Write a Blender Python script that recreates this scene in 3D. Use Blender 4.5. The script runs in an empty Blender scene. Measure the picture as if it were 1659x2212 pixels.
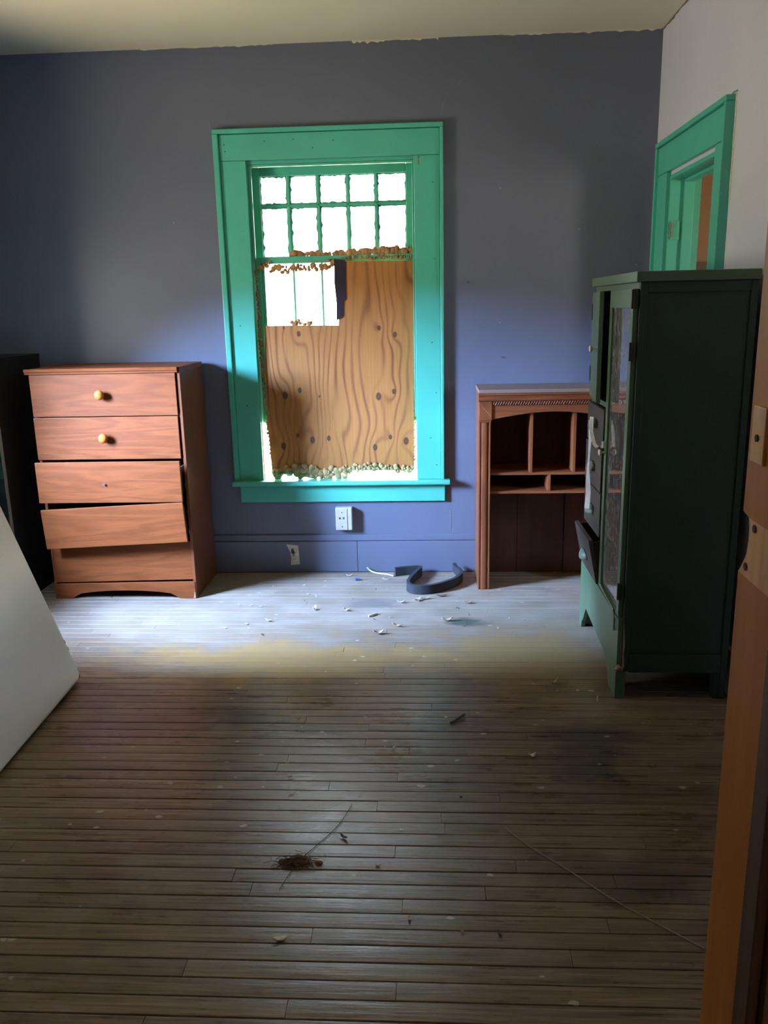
import bpy, math, random
from mathutils import Vector, Matrix

S = bpy.context.scene
COL = S.collection
random.seed(11)

# ------------------------------------------------------------------ camera
PITCH, YAW, ROLL, FPX = 0.2432, -0.0587, -0.02226, 1790.0
cam_data = bpy.data.cameras.new('camera'); cam = bpy.data.objects.new('camera', cam_data); COL.objects.link(cam)
cp, sp, cy, sy = math.cos(PITCH), math.sin(PITCH), math.cos(YAW), math.sin(YAW)
fwd = Vector((sy*cp, cy*cp, -sp)); rt = Vector((cy, -sy, 0)); up = rt.cross(fwd)
cr, sr = math.cos(ROLL), math.sin(ROLL)
rt2 = cr*rt + sr*up; up2 = -sr*rt + cr*up
cam.matrix_world = Matrix(((rt2.x, up2.x, -fwd.x, 0.0), (rt2.y, up2.y, -fwd.y, 0.0), (rt2.z, up2.z, -fwd.z, 1.38), (0, 0, 0, 1)))
cam_data.sensor_fit = 'VERTICAL'; cam_data.sensor_height = 24.0; cam_data.lens = FPX/2212*24.0
cam_data.clip_start = 0.05
S.camera = cam

# ------------------------------------------------------------------ view, sky, daylight
S.view_settings.view_transform = 'Standard'; S.view_settings.look = 'None'
S.view_settings.gamma = 1.0; S.view_settings.use_curve_mapping = False
S.cycles.max_bounces = 6; S.cycles.diffuse_bounces = 4; S.cycles.glossy_bounces = 3
S.cycles.caustics_reflective = False; S.cycles.caustics_refractive = False
S.view_settings.exposure = 2.36
SKY, HORIZON, GROUND = (0.78, 0.88, 1.05), (1.0, 0.97, 0.92), (1.20, 1.05, 0.76)
SKY_STRENGTH = 6.8
w = bpy.data.worlds.new('sky'); S.world = w; w.use_nodes = True
nt = w.node_tree; nt.nodes.clear()
o_ = nt.nodes.new('ShaderNodeOutputWorld'); bg = nt.nodes.new('ShaderNodeBackground')
tc = nt.nodes.new('ShaderNodeTexCoord'); sx = nt.nodes.new('ShaderNodeSeparateXYZ'); rp = nt.nodes.new('ShaderNodeValToRGB')
mr = nt.nodes.new('ShaderNodeMapRange'); mr.inputs['From Min'].default_value = -1; mr.inputs['From Max'].default_value = 1
nt.links.new(tc.outputs['Generated'], sx.inputs[0]); nt.links.new(sx.outputs['Z'], mr.inputs['Value'])
nt.links.new(mr.outputs[0], rp.inputs['Fac']); nt.links.new(rp.outputs['Color'], bg.inputs['Color']); nt.links.new(bg.outputs[0], o_.inputs[0])
el = rp.color_ramp.elements
el[0].position = 0.0; el[0].color = (*GROUND, 1); el[1].position = 1.0; el[1].color = (*SKY, 1)
for p, c in ((0.47, GROUND), (0.52, HORIZON), (0.68, SKY)):
    e = el.new(p); e.color = (*c, 1)
bg.inputs['Strength'].default_value = SKY_STRENGTH

def portal(name, loc, direction, sx_, sy_):
    d = bpy.data.lights.new(name, 'AREA'); d.shape = 'RECTANGLE'; d.size = sx_; d.size_y = sy_
    d.cycles.is_portal = True
    o = bpy.data.objects.new(name, d); COL.objects.link(o); o.location = loc
    o.rotation_euler = Vector(direction).to_track_quat('-Z', 'Y').to_euler()
    return o
portal('sky_window_left', (-2.62, 2.85, 1.3), (1, 0, 0), 0.8, 0.75)
# bright hazy sky low in the south-west: a wide soft sun that only enters the left window
SUN_DIR, SUN_ANGLE, SUN_STRENGTH = (1.0, 0.60, -0.66), 52, 52.0
sl = bpy.data.lights.new('hazy_sun', 'SUN'); sl.energy = SUN_STRENGTH; sl.angle = math.radians(SUN_ANGLE); sl.color = (0.37, 0.575, 1.0)
slo = bpy.data.objects.new('hazy_sun', sl); COL.objects.link(slo); slo.location = (-6, -2, 6)
slo.rotation_euler = Vector(SUN_DIR).to_track_quat('-Z', 'Y').to_euler()
portal('daylight_window_back', (-0.47, 4.46, 1.3), (0, -1, 0), 0.85, 1.65)
portal('added_opening_next_room', (2.66, 2.65, 1.45), (-1, 0, 0), 0.42, 0.72)  # portal for an unseen opening, added to light the next room's wall

# ------------------------------------------------------------------ mesh helpers
class MB:
    def __init__(s): s.v = []; s.f = []; s.sm = False
    def box(s, x0, x1, y0, y1, z0, z1):
        n = len(s.v)
        s.v += [(x0,y0,z0),(x1,y0,z0),(x1,y1,z0),(x0,y1,z0),(x0,y0,z1),(x1,y0,z1),(x1,y1,z1),(x0,y1,z1)]
        for f in ((0,3,2,1),(4,5,6,7),(0,1,5,4),(1,2,6,5),(2,3,7,6),(3,0,4,7)): s.f.append(tuple(n+i for i in f))
        return s
    def prism(s, poly, axis, a, b):
        """polygon extruded along axis; poly gives the other two coordinates in x,y,z order"""
        n = len(s.v); k = len(poly)
        def P(u, v, t): return (t, u, v) if axis == 'x' else ((u, t, v) if axis == 'y' else (u, v, t))
        ar = sum(poly[i][0]*poly[(i+1)%k][1]-poly[(i+1)%k][0]*poly[i][1] for i in range(k))
        if (ar < 0): poly = poly[::-1]
        s.v += [P(u, v, a) for u, v in poly] + [P(u, v, b) for u, v in poly]
        lo, hi = tuple(range(n, n+k)), tuple(range(n+k, n+2*k))
        flip = (axis == 'y')
        s.f.append(lo if flip else lo[::-1]); s.f.append(hi[::-1] if flip else hi)
        for i in range(k):
            j = (i+1) % k; q = (n+i, n+j, n+k+j, n+k+i); s.f.append(q[::-1] if flip else q)
        return s
    def tube(s, pts, r, seg=8, rs=None, caps=True):
        s.sm = True; pts = [Vector(p) for p in pts]; n0 = len(s.v)
        for i, p in enumerate(pts):
            t = (pts[min(i+1, len(pts)-1)] - pts[max(i-1, 0)]).normalized()
            a = Vector((0,0,1)) if abs(t.z) < 0.9 else Vector((1,0,0))
            u = t.cross(a).normalized(); v = t.cross(u).normalized(); rr = rs[i] if rs else r
            for k in range(seg):
                an = 2*math.pi*k/seg; s.v.append(tuple(p + rr*(math.cos(an)*u + math.sin(an)*v)))
        for i in range(len(pts)-1):
            for k in range(seg):
                a = n0+i*seg+k; b = n0+i*seg+(k+1) % seg; s.f.append((a, a+seg, b+seg, b))
        if caps:
            s.f.append(tuple(n0+k for k in range(seg))); m = n0+(len(pts)-1)*seg
            s.f.append(tuple(m+k for k in range(seg))[::-1])
        return s
    def lathe(s, prof, origin, axis, seg=16):
        """prof: list of (radius, distance along axis)"""
        s.sm = True; n0 = len(s.v); ax = Vector(axis).normalized(); o = Vector(origin)
        a = Vector((0,0,1)) if abs(ax.z) < 0.9 else Vector((1,0,0))
        u = ax.cross(a).normalized(); v = ax.cross(u).normalized()
        for r, d in prof:
            for k in range(seg):
                an = 2*math.pi*k/seg; s.v.append(tuple(o + d*ax + r*(math.cos(an)*u + math.sin(an)*v)))
        for i in range(len(prof)-1):
            for k in range(seg):
                a_ = n0+i*seg+k; b_ = n0+i*seg+(k+1) % seg; s.f.append((a_, b_, b_+seg, a_+seg))
        s.f.append(tuple(n0+k for k in range(seg))[::-1]); m = n0+(len(prof)-1)*seg
        s.f.append(tuple(m+k for k in range(seg)))
        return s
    def blob(s, c, rx, ry, rz, seg=8, rings=6, jit=0.15, rnd=random):
        s.sm = True; n0 = len(s.v)
        for i in range(1, rings):
            th = math.pi*i/rings
            for k in range(seg):
                an = 2*math.pi*k/seg; j = 1+rnd.uniform(-jit, jit)
                s.v.append((c[0]+rx*j*math.sin(th)*math.cos(an), c[1]+ry*j*math.sin(th)*math.sin(an), c[2]+rz*j*math.cos(th)))
        t = len(s.v); s.v += [(c[0], c[1], c[2]+rz), (c[0], c[1], c[2]-rz)]
        for i in range(rings-2):
            for k in range(seg):
                a = n0+i*seg+k; b = n0+i*seg+(k+1) % seg; s.f.append((a, a+seg, b+seg, b))
        for k in range(seg):
            s.f.append((t, n0+k, n0+(k+1) % seg)); m = n0+(rings-2)*seg
            s.f.append((t+1, m+(k+1) % seg, m+k))
        return s
    def ribbon(s, pts, width_vec, thick_vec):
        """flat strip along pts; width_vec and thick_vec may be vectors or lists of vectors"""
        n0 = len(s.v); m = len(pts)
        for i, p in enumerate(pts):
            p = Vector(p); wv = Vector(width_vec[i] if isinstance(width_vec, list) else width_vec)
            tv = Vector(thick_vec[i] if isinstance(thick_vec, list) else thick_vec)
            s.v += [tuple(p-wv/2-tv/2), tuple(p+wv/2-tv/2), tuple(p+wv/2+tv/2), tuple(p-wv/2+tv/2)]
        for i in range(m-1):
            for k in range(4):
                a = n0+i*4+k; b = n0+i*4+(k+1) % 4; s.f.append((a, b, b+4, a+4))
        s.f.append((n0+3, n0+2, n0+1, n0)); q = n0+(m-1)*4; s.f.append((q, q+1, q+2, q+3))
        return s

WPOS = {}
def obj(name, mb, mat, parent=None, bevel=0.0, origin=None, subsurf=0, solid=0.0, kind=None, label=None):
    xs = [v[0] for v in mb.v]; ys = [v[1] for v in mb.v]; zs = [v[2] for v in mb.v]
    o0 = Vector(origin) if origin else Vector(((min(xs)+max(xs))/2, (min(ys)+max(ys))/2, min(zs)))
    me = bpy.data.meshes.new(name)
    me.from_pydata([tuple(Vector(v)-o0) for v in mb.v], [], mb.f); me.update()
    if mb.sm:
        me.shade_smooth(); me.set_sharp_from_angle(angle=math.radians(50))
    me.materials.append(mat)
    o = bpy.data.objects.new(name, me); COL.objects.link(o)
    if parent is not None:
        o.parent = parent; o.location = o0 - WPOS[parent.name]
    else: o.location = o0
    WPOS[o.name] = o0
    if solid:
        m = o.modifiers.new('thickness', 'SOLIDIFY'); m.thickness = solid; m.offset = 0
    if bevel:
        m = o.modifiers.new('bevel', 'BEVEL'); m.width = bevel; m.segments = 2; m.limit_method = 'ANGLE'
    if subsurf:
        m = o.modifiers.new('smooth', 'SUBSURF'); m.levels = subsurf; m.render_levels = subsurf
    if kind: o['kind'] = kind
    if label: o['label'] = label
    return o
def tag(o, label, cat, group=None, kind=None):
    o['label'] = label; o['category'] = cat
    if group: o['group'] = group
    if kind: o['kind'] = kind
    return o
def empty(name, loc):
    o = bpy.data.objects.new(name, None); COL.objects.link(o); o.location = loc; o.empty_display_size = 0.1
    WPOS[o.name] = Vector(loc); return o
def thing(name, label, cat, loc, group=None): return tag(empty(name, loc), label, cat, group)
def struct(name, label, cat, loc):
    return tag(empty(name, loc), label, cat, kind='structure')
def B(*a): return MB().box(*a)

# ------------------------------------------------------------------ materials
class NT:
    def __init__(s, name):
        s.m = bpy.data.materials.new(name); s.m.use_nodes = True; s.t = s.m.node_tree; s.t.nodes.clear()
        s.out = s.n('ShaderNodeOutputMaterial'); s.b = s.n('ShaderNodeBsdfPrincipled'); s.l(s.b.outputs[0], s.out.inputs[0])
    def n(s, t, **k):
        x = s.t.nodes.new(t)
        for a, b in k.items(): setattr(x, a, b)
        return x
    def l(s, a, b): s.t.links.new(a, b)
    def put(s, sock, v):
        if hasattr(v, 'links'): s.l(v, sock)
        else: sock.default_value = v
    def coord(s, kind='Object', scale=(1,1,1), loc=None):
        if kind == 'World': c = s.n('ShaderNodeNewGeometry').outputs['Position']
        else: c = s.n('ShaderNodeTexCoord').outputs[kind]
        m = s.n('ShaderNodeMapping'); s.l(c, m.inputs['Vector']); m.inputs['Scale'].default_value = scale
        if loc is not None: s.put(m.inputs['Location'], loc)
        return m.outputs[0]
    def noise(s, vec, scale=5, detail=4, rough=0.55, dist=0.0):
        x = s.n('ShaderNodeTexNoise'); s.l(vec, x.inputs['Vector']); x.inputs['Scale'].default_value = scale
        x.inputs['Detail'].default_value = detail; x.inputs['Roughness'].default_value = rough; x.inputs['Distortion'].default_value = dist
        return x.outputs['Fac']
    def math(s, op, a, b=0.0, c=0.0):
        x = s.n('ShaderNodeMath', operation=op); s.put(x.inputs[0], a); s.put(x.inputs[1], b); s.put(x.inputs[2], c); return x.outputs[0]
    def rng(s, v, a, b, c=0.0, d=1.0):
        x = s.n('ShaderNodeMapRange'); s.l(v, x.inputs['Value'])
        for k, q in (('From Min', a), ('From Max', b), ('To Min', c), ('To Max', d)): x.inputs[k].default_value = q
        return x.outputs[0]
    def ramp(s, v, stops):
        x = s.n('ShaderNodeValToRGB'); s.l(v, x.inputs['Fac']); e = x.color_ramp.elements
        e[0].position = stops[0][0]; e[0].color = (*stops[0][1], 1); e[1].position = stops[-1][0]; e[1].color = (*stops[-1][1], 1)
        for p, c in stops[1:-1]: q = e.new(p); q.color = (*c, 1)
        return x.outputs['Color']
    def mix(s, f, a, b, mode='MIX'):
        x = s.n('ShaderNodeMix', data_type='RGBA', blend_type=mode); s.put(x.inputs['Factor'], f)
        for k, v in (('A', a), ('B', b)):
            sock = [i for i in x.inputs if i.name == k and i.type == 'RGBA'][0]
            if isinstance(v, tuple): sock.default_value = (*v[:3], 1)
            else: s.l(v, sock)
        return [o for o in x.outputs if o.type == 'RGBA'][0]
    def col(s, v): s.put(s.b.inputs['Base Color'], (*v, 1) if isinstance(v, tuple) else v)
    def rough(s, v): s.put(s.b.inputs['Roughness'], v)
    def bump(s, h, strength=0.2, dist=0.01):
        x = s.n('ShaderNodeBump'); s.l(h, x.inputs['Height']); x.inputs['Strength'].default_value = strength
        x.inputs['Distance'].default_value = dist; s.l(x.outputs[0], s.b.inputs['Normal'])
    def spec(s, v): s.b.inputs['Specular IOR Level'].default_value = v

def paint(name, c, rough=0.5, var=0.12, scale=3.0, bump=0.06, chips=None, coord='World', spec=0.5, chip_at=0.72, chip_scale=30):
    t = NT(name); v = t.coord(coord)
    n = t.noise(v, scale, 3, 0.6)
    a = tuple(x*(1-var) for x in c); b = tuple(min(1, x*(1+var)) for x in c)
    cc = t.ramp(n, [(0.3, a), (0.7, b)])
    if chips:
        ch = t.rng(t.noise(v, chip_scale, 3, 0.6), chip_at, chip_at+0.02); cc = t.mix(ch, cc, chips)
    t.col(cc); t.rough(rough); t.spec(spec)
    if bump: t.bump(t.noise(v, 60, 2, 0.6), bump, 0.004)
    return t.m
def plain(name, c, rough=0.5, metal=0.0, spec=0.5):
    t = NT(name); v = t.coord('Object'); n = t.noise(v, 40, 3)
    t.col(t.ramp(n, [(0.3, tuple(x*0.88 for x in c)), (0.7, tuple(min(1, x*1.1) for x in c))])); t.rough(rough)
    t.b.inputs['Metallic'].default_value = metal; t.spec(spec)
    return t.m
def wood(name, dark, light, axis='x', scale=1.0, rough=0.42, ring=9.0, figure=0.6, spec=0.5):
    """wood grain running along the given local axis"""
    t = NT(name); sc = {'x': (0.9, 9, 9), 'y': (9, 0.9, 9), 'z': (9, 9, 0.9)}[axis]
    v = t.coord('Object', tuple(k*scale for k in sc))
    rnd = t.n('ShaderNodeObjectInfo').outputs['Random']
    v2 = t.n('ShaderNodeVectorMath', operation='ADD'); t.l(v, v2.inputs[0])
    cmb = t.n('ShaderNodeCombineXYZ'); r10 = t.math('MULTIPLY', rnd, 13.0)
    for i in range(3): t.l(r10, cmb.inputs[i])
    t.l(cmb.outputs[0], v2.inputs[1]); v = v2.outputs[0]
    big = t.noise(v, 0.5, 3, 0.5, 0.6)
    fine = t.noise(v, 7, 4, 0.7, 0.3)
    rings = t.math('SINE', t.math('MULTIPLY', big, ring*6.283))
    k = t.math('ADD', t.math('MULTIPLY', t.rng(rings, -1, 1), figure), t.math('MULTIPLY', fine, 1-figure))
    t.col(t.ramp(k, [(0.15, dark), (0.85, light)])); t.rough(rough); t.spec(spec)
    t.bump(fine, 0.08, 0.002)
    return t.m
def glass(name, dirt=0.12, dirt_col=(0.5, 0.5, 0.48), dirt_scale=14, lo=0.5, hi=0.8, gl=1.0, tint=(0.93, 0.96, 0.95)):
    t = NT(name); t.t.nodes.remove(t.b)
    tr = t.n('ShaderNodeBsdfTransparent'); tr.inputs[0].default_value = (*tint, 1)
    g = t.n('ShaderNodeBsdfGlossy'); g.inputs['Roughness'].default_value = 0.03
    fr = t.n('ShaderNodeFresnel'); fr.inputs['IOR'].default_value = 1.5
    m1 = t.n('ShaderNodeMixShader'); t.l(t.math('MINIMUM', t.math('MULTIPLY', fr.outputs[0], 2.0*gl), 1.0), m1.inputs[0]); t.l(tr.outputs[0], m1.inputs[1]); t.l(g.outputs[0], m1.inputs[2])
    d = t.n('ShaderNodeBsdfDiffuse'); d.inputs[0].default_value = (*dirt_col, 1)
    m2 = t.n('ShaderNodeMixShader')
    f = t.math('MULTIPLY', t.rng(t.noise(t.coord('World'), dirt_scale, 6, 0.75), lo, hi, 0.15, 1.0), dirt)
    t.l(f, m2.inputs[0]); t.l(m1.outputs[0], m2.inputs[1]); t.l(d.outputs[0], m2.inputs[2]); t.l(m2.outputs[0], t.out.inputs[0])
    return t.m

M = {}
M['blue_wall'] = paint('blue_wall_paint', (0.138, 0.155, 0.225), 0.42, 0.07, 1.4, 0.05, chips=(0.5, 0.5, 0.52), chip_at=0.79, chip_scale=22)
M['grey_wall'] = paint('grey_wall_paint', (0.61, 0.62, 0.73), 0.5, 0.05, 1.5, 0.05)
M['ceiling'] = paint('ceiling_paint', (0.72, 0.67, 0.52), 0.7, 0.05, 1.2, 0.04)
M['dark_wall'] = paint('hall_paint', (0.20, 0.16, 0.12), 0.6)
M['brown_wall'] = paint('brown_wall_paint', (0.30, 0.17, 0.075), 0.55, 0.1)
M['teal'] = paint('teal_trim_paint', (0.085, 0.48, 0.37), 0.38, 0.06, 4, 0.08, chips=(0.42, 0.45, 0.36), chip_at=0.77, chip_scale=26)
M['teal_dark'] = paint('sash_teal_paint', (0.09, 0.50, 0.36), 0.45, 0.1, 6, 0.1, chips=(0.35, 0.33, 0.24), chip_at=0.70, chip_scale=24)
M['raw_jamb'] = wood('raw_jamb_wood', (0.42, 0.34, 0.24), (0.66, 0.58, 0.46), 'z', 2.0, 0.7)
M['dresser'] = wood('dresser_laminate', (0.165, 0.042, 0.011), (0.275, 0.078, 0.022), 'x', 2.2, 0.50, 7, 0.35, 0.25)
M['dresser_side'] = wood('dresser_side_laminate', (0.15, 0.042, 0.016), (0.25, 0.078, 0.030), 'z', 1.4, 0.42, 4, 0.3)
M['dark_inside'] = plain('dark_inside', (0.03, 0.022, 0.018), 0.8)
M['oak_knob'] = wood('knob_wood', (0.40, 0.15, 0.025), (0.52, 0.22, 0.045), 'x', 4, 0.25)
M['steel'] = plain('steel', (0.55, 0.55, 0.56), 0.35, 1.0)
M['book'] = wood('hutch_wood', (0.155, 0.043, 0.015), (0.265, 0.082, 0.030), 'x', 1.6, 0.4, 6, 0.4)
M['book_v'] = wood('hutch_wood_upright', (0.155, 0.043, 0.015), (0.265, 0.082, 0.030), 'z', 1.6, 0.4, 6, 0.4)
M['book_top'] = wood('hutch_top_dusty', (0.22, 0.15, 0.13), (0.30, 0.21, 0.18), 'x', 1.6, 0.5, 6, 0.3)
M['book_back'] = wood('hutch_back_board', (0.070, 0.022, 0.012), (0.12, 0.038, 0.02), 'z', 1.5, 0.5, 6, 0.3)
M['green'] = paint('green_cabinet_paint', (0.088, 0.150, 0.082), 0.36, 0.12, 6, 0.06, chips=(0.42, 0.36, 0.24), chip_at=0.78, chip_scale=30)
M['green_side_shaded'] = paint('green_shaded_side_paint', (0.016, 0.044, 0.027), 0.45, 0.1, 6, 0.05)  # the cabinet's green, darkened for the shade on its viewer-facing side
M['chip_wood'] = plain('chipped_wood', (0.42, 0.30, 0.18), 0.75)
M['drawer_brown'] = wood('old_drawer_wood', (0.028, 0.020, 0.014), (0.062, 0.046, 0.033), 'y', 2.5, 0.5, 7, 0.4)
M['old_metal'] = paint('old_painted_metal', (0.15, 0.18, 0.135), 0.4, 0.4, 40, 0.05)
M['black_metal'] = plain('black_metal', (0.02, 0.022, 0.02), 0.45)
M['white_ceramic'] = plain('white_ceramic', (0.78, 0.75, 0.66), 0.25)
M['white_plastic'] = plain('white_plastic', (0.50, 0.48, 0.46), 0.35)
M['white_cloth'] = plain('white_cloth', (0.76, 0.73, 0.66), 0.85)
M['beige_plastic'] = plain('beige_plastic', (0.62, 0.58, 0.49), 0.45)
M['black_plastic'] = plain('black_plastic', (0.012, 0.012, 0.014), 0.4)
M['green_plastic'] = plain('green_plastic', (0.02, 0.16, 0.10), 0.4)
M['black_wood'] = plain('black_laminate', (0.010, 0.010, 0.011), 0.5)
M['edge_band'] = plain('worn_edge_band', (0.16, 0.12, 0.085), 0.6)
M['enamel'] = paint('white_enamel', (0.80, 0.81, 0.78), 0.28, 0.05, 2.5, 0.02, coord='Object')
M['rust'] = plain('rusty_chip', (0.16, 0.09, 0.045), 0.8)
M['rubber'] = plain('dark_foam_rubber', (0.024, 0.028, 0.040), 0.75)
M['foam_top'] = paint('cured_foam_orange', (0.42, 0.20, 0.075), 0.55, 0.45, 30, 0.3)
M['foam_low'] = paint('cured_foam_yellow', (0.34, 0.245, 0.105), 0.6, 0.5, 35, 0.4)
M['purple'] = plain('dark_purple_strip', (0.016, 0.008, 0.024), 0.6)  # even dark purple for the strip at the plywood's cut edge
M['jamb_wood'] = wood('varnished_pine', (0.42, 0.155, 0.030), (0.56, 0.225, 0.050), 'z', 1.2, 0.6, 5, 0.3, 0.2)
M['pale_wood'] = wood('bare_pine', (0.58, 0.29, 0.09), (0.80, 0.46, 0.17), 'z', 2.4, 0.6, 6, 0.4)
M['dark_stop'] = wood('shaded_stop_dark_wood', (0.06, 0.028, 0.012), (0.10, 0.048, 0.02), 'z', 1.2, 0.5)  # shade on the door stop put into the brown; also a dark chair rail
M['subfloor'] = plain('dark_subfloor', (0.012, 0.009, 0.007), 0.9)
M['leaf'] = paint('dry_leaf', (0.42, 0.33, 0.22), 0.8, 0.4, 60, 0.1)
M['chip_white'] = paint('paint_flake', (0.62, 0.58, 0.50), 0.7, 0.25, 60, 0.05)
M['dust'] = plain('hair_and_dust', (0.17, 0.105, 0.055), 0.95)
M['string'] = plain('pale_string', (0.40, 0.35, 0.28), 0.8)
M['dark_thread'] = plain('dark_thread', (0.05, 0.035, 0.022), 0.8)
M['blue_plastic'] = plain('blue_plastic', (0.03, 0.09, 0.35), 0.4)
M['twig'] = plain('grey_twig', (0.10, 0.085, 0.065), 0.7)
M['glass'] = glass('window_glass', 0.03, tint=(0.80, 0.82, 0.80))
M['door_glass'] = glass('dusty_cabinet_glass', 0.75, (0.30, 0.29, 0.29), 45, 0.42, 0.72, 1.35)
M['dark_glass'] = glass('smoked_glass', 0.35, (0.05, 0.06, 0.06), 3, 0.2, 0.6)

def floor_material():
    t = NT('worn_strip_floor')
    info = t.n('ShaderNodeObjectInfo').outputs['Random']
    off = t.n('ShaderNodeCombineXYZ'); t.l(t.math('MULTIPLY', info, 37.0), off.inputs[0]); t.l(t.math('MULTIPLY', info, 11.0), off.inputs[1])
    gv = t.coord('World', (1.6, 42, 1), off.outputs[0])
    grain = t.noise(gv, 2.2, 4, 0.7, 0.4)
    pv = t.coord('World', (1, 1.5, 1))
    big = t.noise(pv, 1.1, 3, 0.6); mid = t.noise(pv, 5.0, 4, 0.65); fine = t.noise(t.coord('World', (1, 2, 1)), 45, 3, 0.7)
    base = t.ramp(grain, [(0.30, (0.060, 0.037, 0.020)), (0.5, (0.185, 0.124, 0.072)), (0.70, (0.330, 0.235, 0.150))])
    base = t.mix(t.rng(info, 0, 1, 0, 0.5), base, (0.085, 0.060, 0.042))
    base = t.mix(t.rng(big, 0.45, 0.7, 0, 0.55), base, (0.230, 0.165, 0.085))       # ochre wear
    base = t.mix(t.rng(mid, 0.50, 0.75, 0, 0.5), base, (0.270, 0.225, 0.170))       # dry grey dust
    stain = t.rng(t.noise(t.coord('World', (1, 1.3, 1), (3.1, 7.7, 0)), 2.4, 5, 0.65), 0.56, 0.72, 0, 0.6)
    base = t.mix(stain, base, (0.055, 0.040, 0.032))
    base = t.mix(t.rng(fine, 0.60, 0.78, 0, 0.75), base, (0.045, 0.033, 0.026))     # grime specks
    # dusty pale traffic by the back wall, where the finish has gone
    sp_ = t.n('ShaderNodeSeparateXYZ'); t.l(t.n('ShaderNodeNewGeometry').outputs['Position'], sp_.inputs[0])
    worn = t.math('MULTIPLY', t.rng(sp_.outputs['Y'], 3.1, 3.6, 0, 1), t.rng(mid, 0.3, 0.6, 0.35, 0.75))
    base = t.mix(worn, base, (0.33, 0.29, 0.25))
    # stains with their own outline
    for (cx_, cy_, rx_, ry_, c_, k_) in ((-0.55, 3.08, 0.75, 0.22, (0.30, 0.185, 0.065), 0.75), (0.30, 3.12, 0.42, 0.30, (0.28, 0.185, 0.075), 0.7), (0.15, 3.49, 0.10, 0.05, (0.030, 0.055, 0.045), 0.8), (0.50, 2.46, 0.16, 0.17, (0.050, 0.032, 0.030), 0.75), (0.46, 2.28, 0.10, 0.10, (0.050, 0.032, 0.030), 0.6), (-0.28, 3.74, 0.14, 0.07, (0.12, 0.115, 0.13), 0.6), (-0.66, 2.60, 0.20, 0.10, (0.040, 0.028, 0.020), 0.6), (-0.95, 2.55, 0.25, 0.14, (0.10, 0.050, 0.025), 0.5), (0.45, 1.80, 0.22, 0.12, (0.050, 0.042, 0.034), 0.45)):
        dx_ = t.math('DIVIDE', t.math('SUBTRACT', sp_.outputs['X'], cx_), rx_); dy_ = t.math('DIVIDE', t.math('SUBTRACT', sp_.outputs['Y'], cy_), ry_)
        dd = t.math('SQRT', t.math('ADD', t.math('MULTIPLY', dx_, dx_), t.math('MULTIPLY', dy_, dy_)))
        dd = t.math('ADD', dd, t.math('MULTIPLY', t.math('SUBTRACT', mid, 0.5), 2.6))
        base = t.mix(t.rng(dd, 0.5, 1.1, k_, 0), base, c_)
    # paint drips
    vo = t.n('ShaderNodeTexVoronoi', feature='F1'); t.l(t.coord('World', (1.0, 1.6, 1)), vo.inputs['Vector']); vo.inputs['Scale'].default_value = 11
    dr = t.math('MULTIPLY', t.math('LESS_THAN', vo.outputs['Distance'], t.rng(t.noise(pv, 23, 2), 0.35, 0.70, 0.0, 0.17)), t.math('GREATER_THAN', t.noise(t.coord('World', (1, 1, 1), (5, 2, 0)), 1.9, 2), 0.46))
    base = t.mix(t.math('MULTIPLY', dr, 0.8), base, (0.46, 0.41, 0.33))
    t.col(base)
    rg_ = t.rng(t.math('ADD', t.math('MULTIPLY', mid, 0.6), t.math('MULTIPLY', grain, 0.4)), 0.3, 0.7, 0.20, 0.44)
    t.rough(t.math('ADD', rg_, t.math('MULTIPLY', t.rng(sp_.outputs['Y'], 2.8, 3.3, 0, 1), 0.30))); t.spec(0.5)
    t.bump(t.math('ADD', grain, t.math('MULTIPLY', fine, 0.5)), 0.25, 0.003)
    return t.m
M['floor'] = floor_material()

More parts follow.
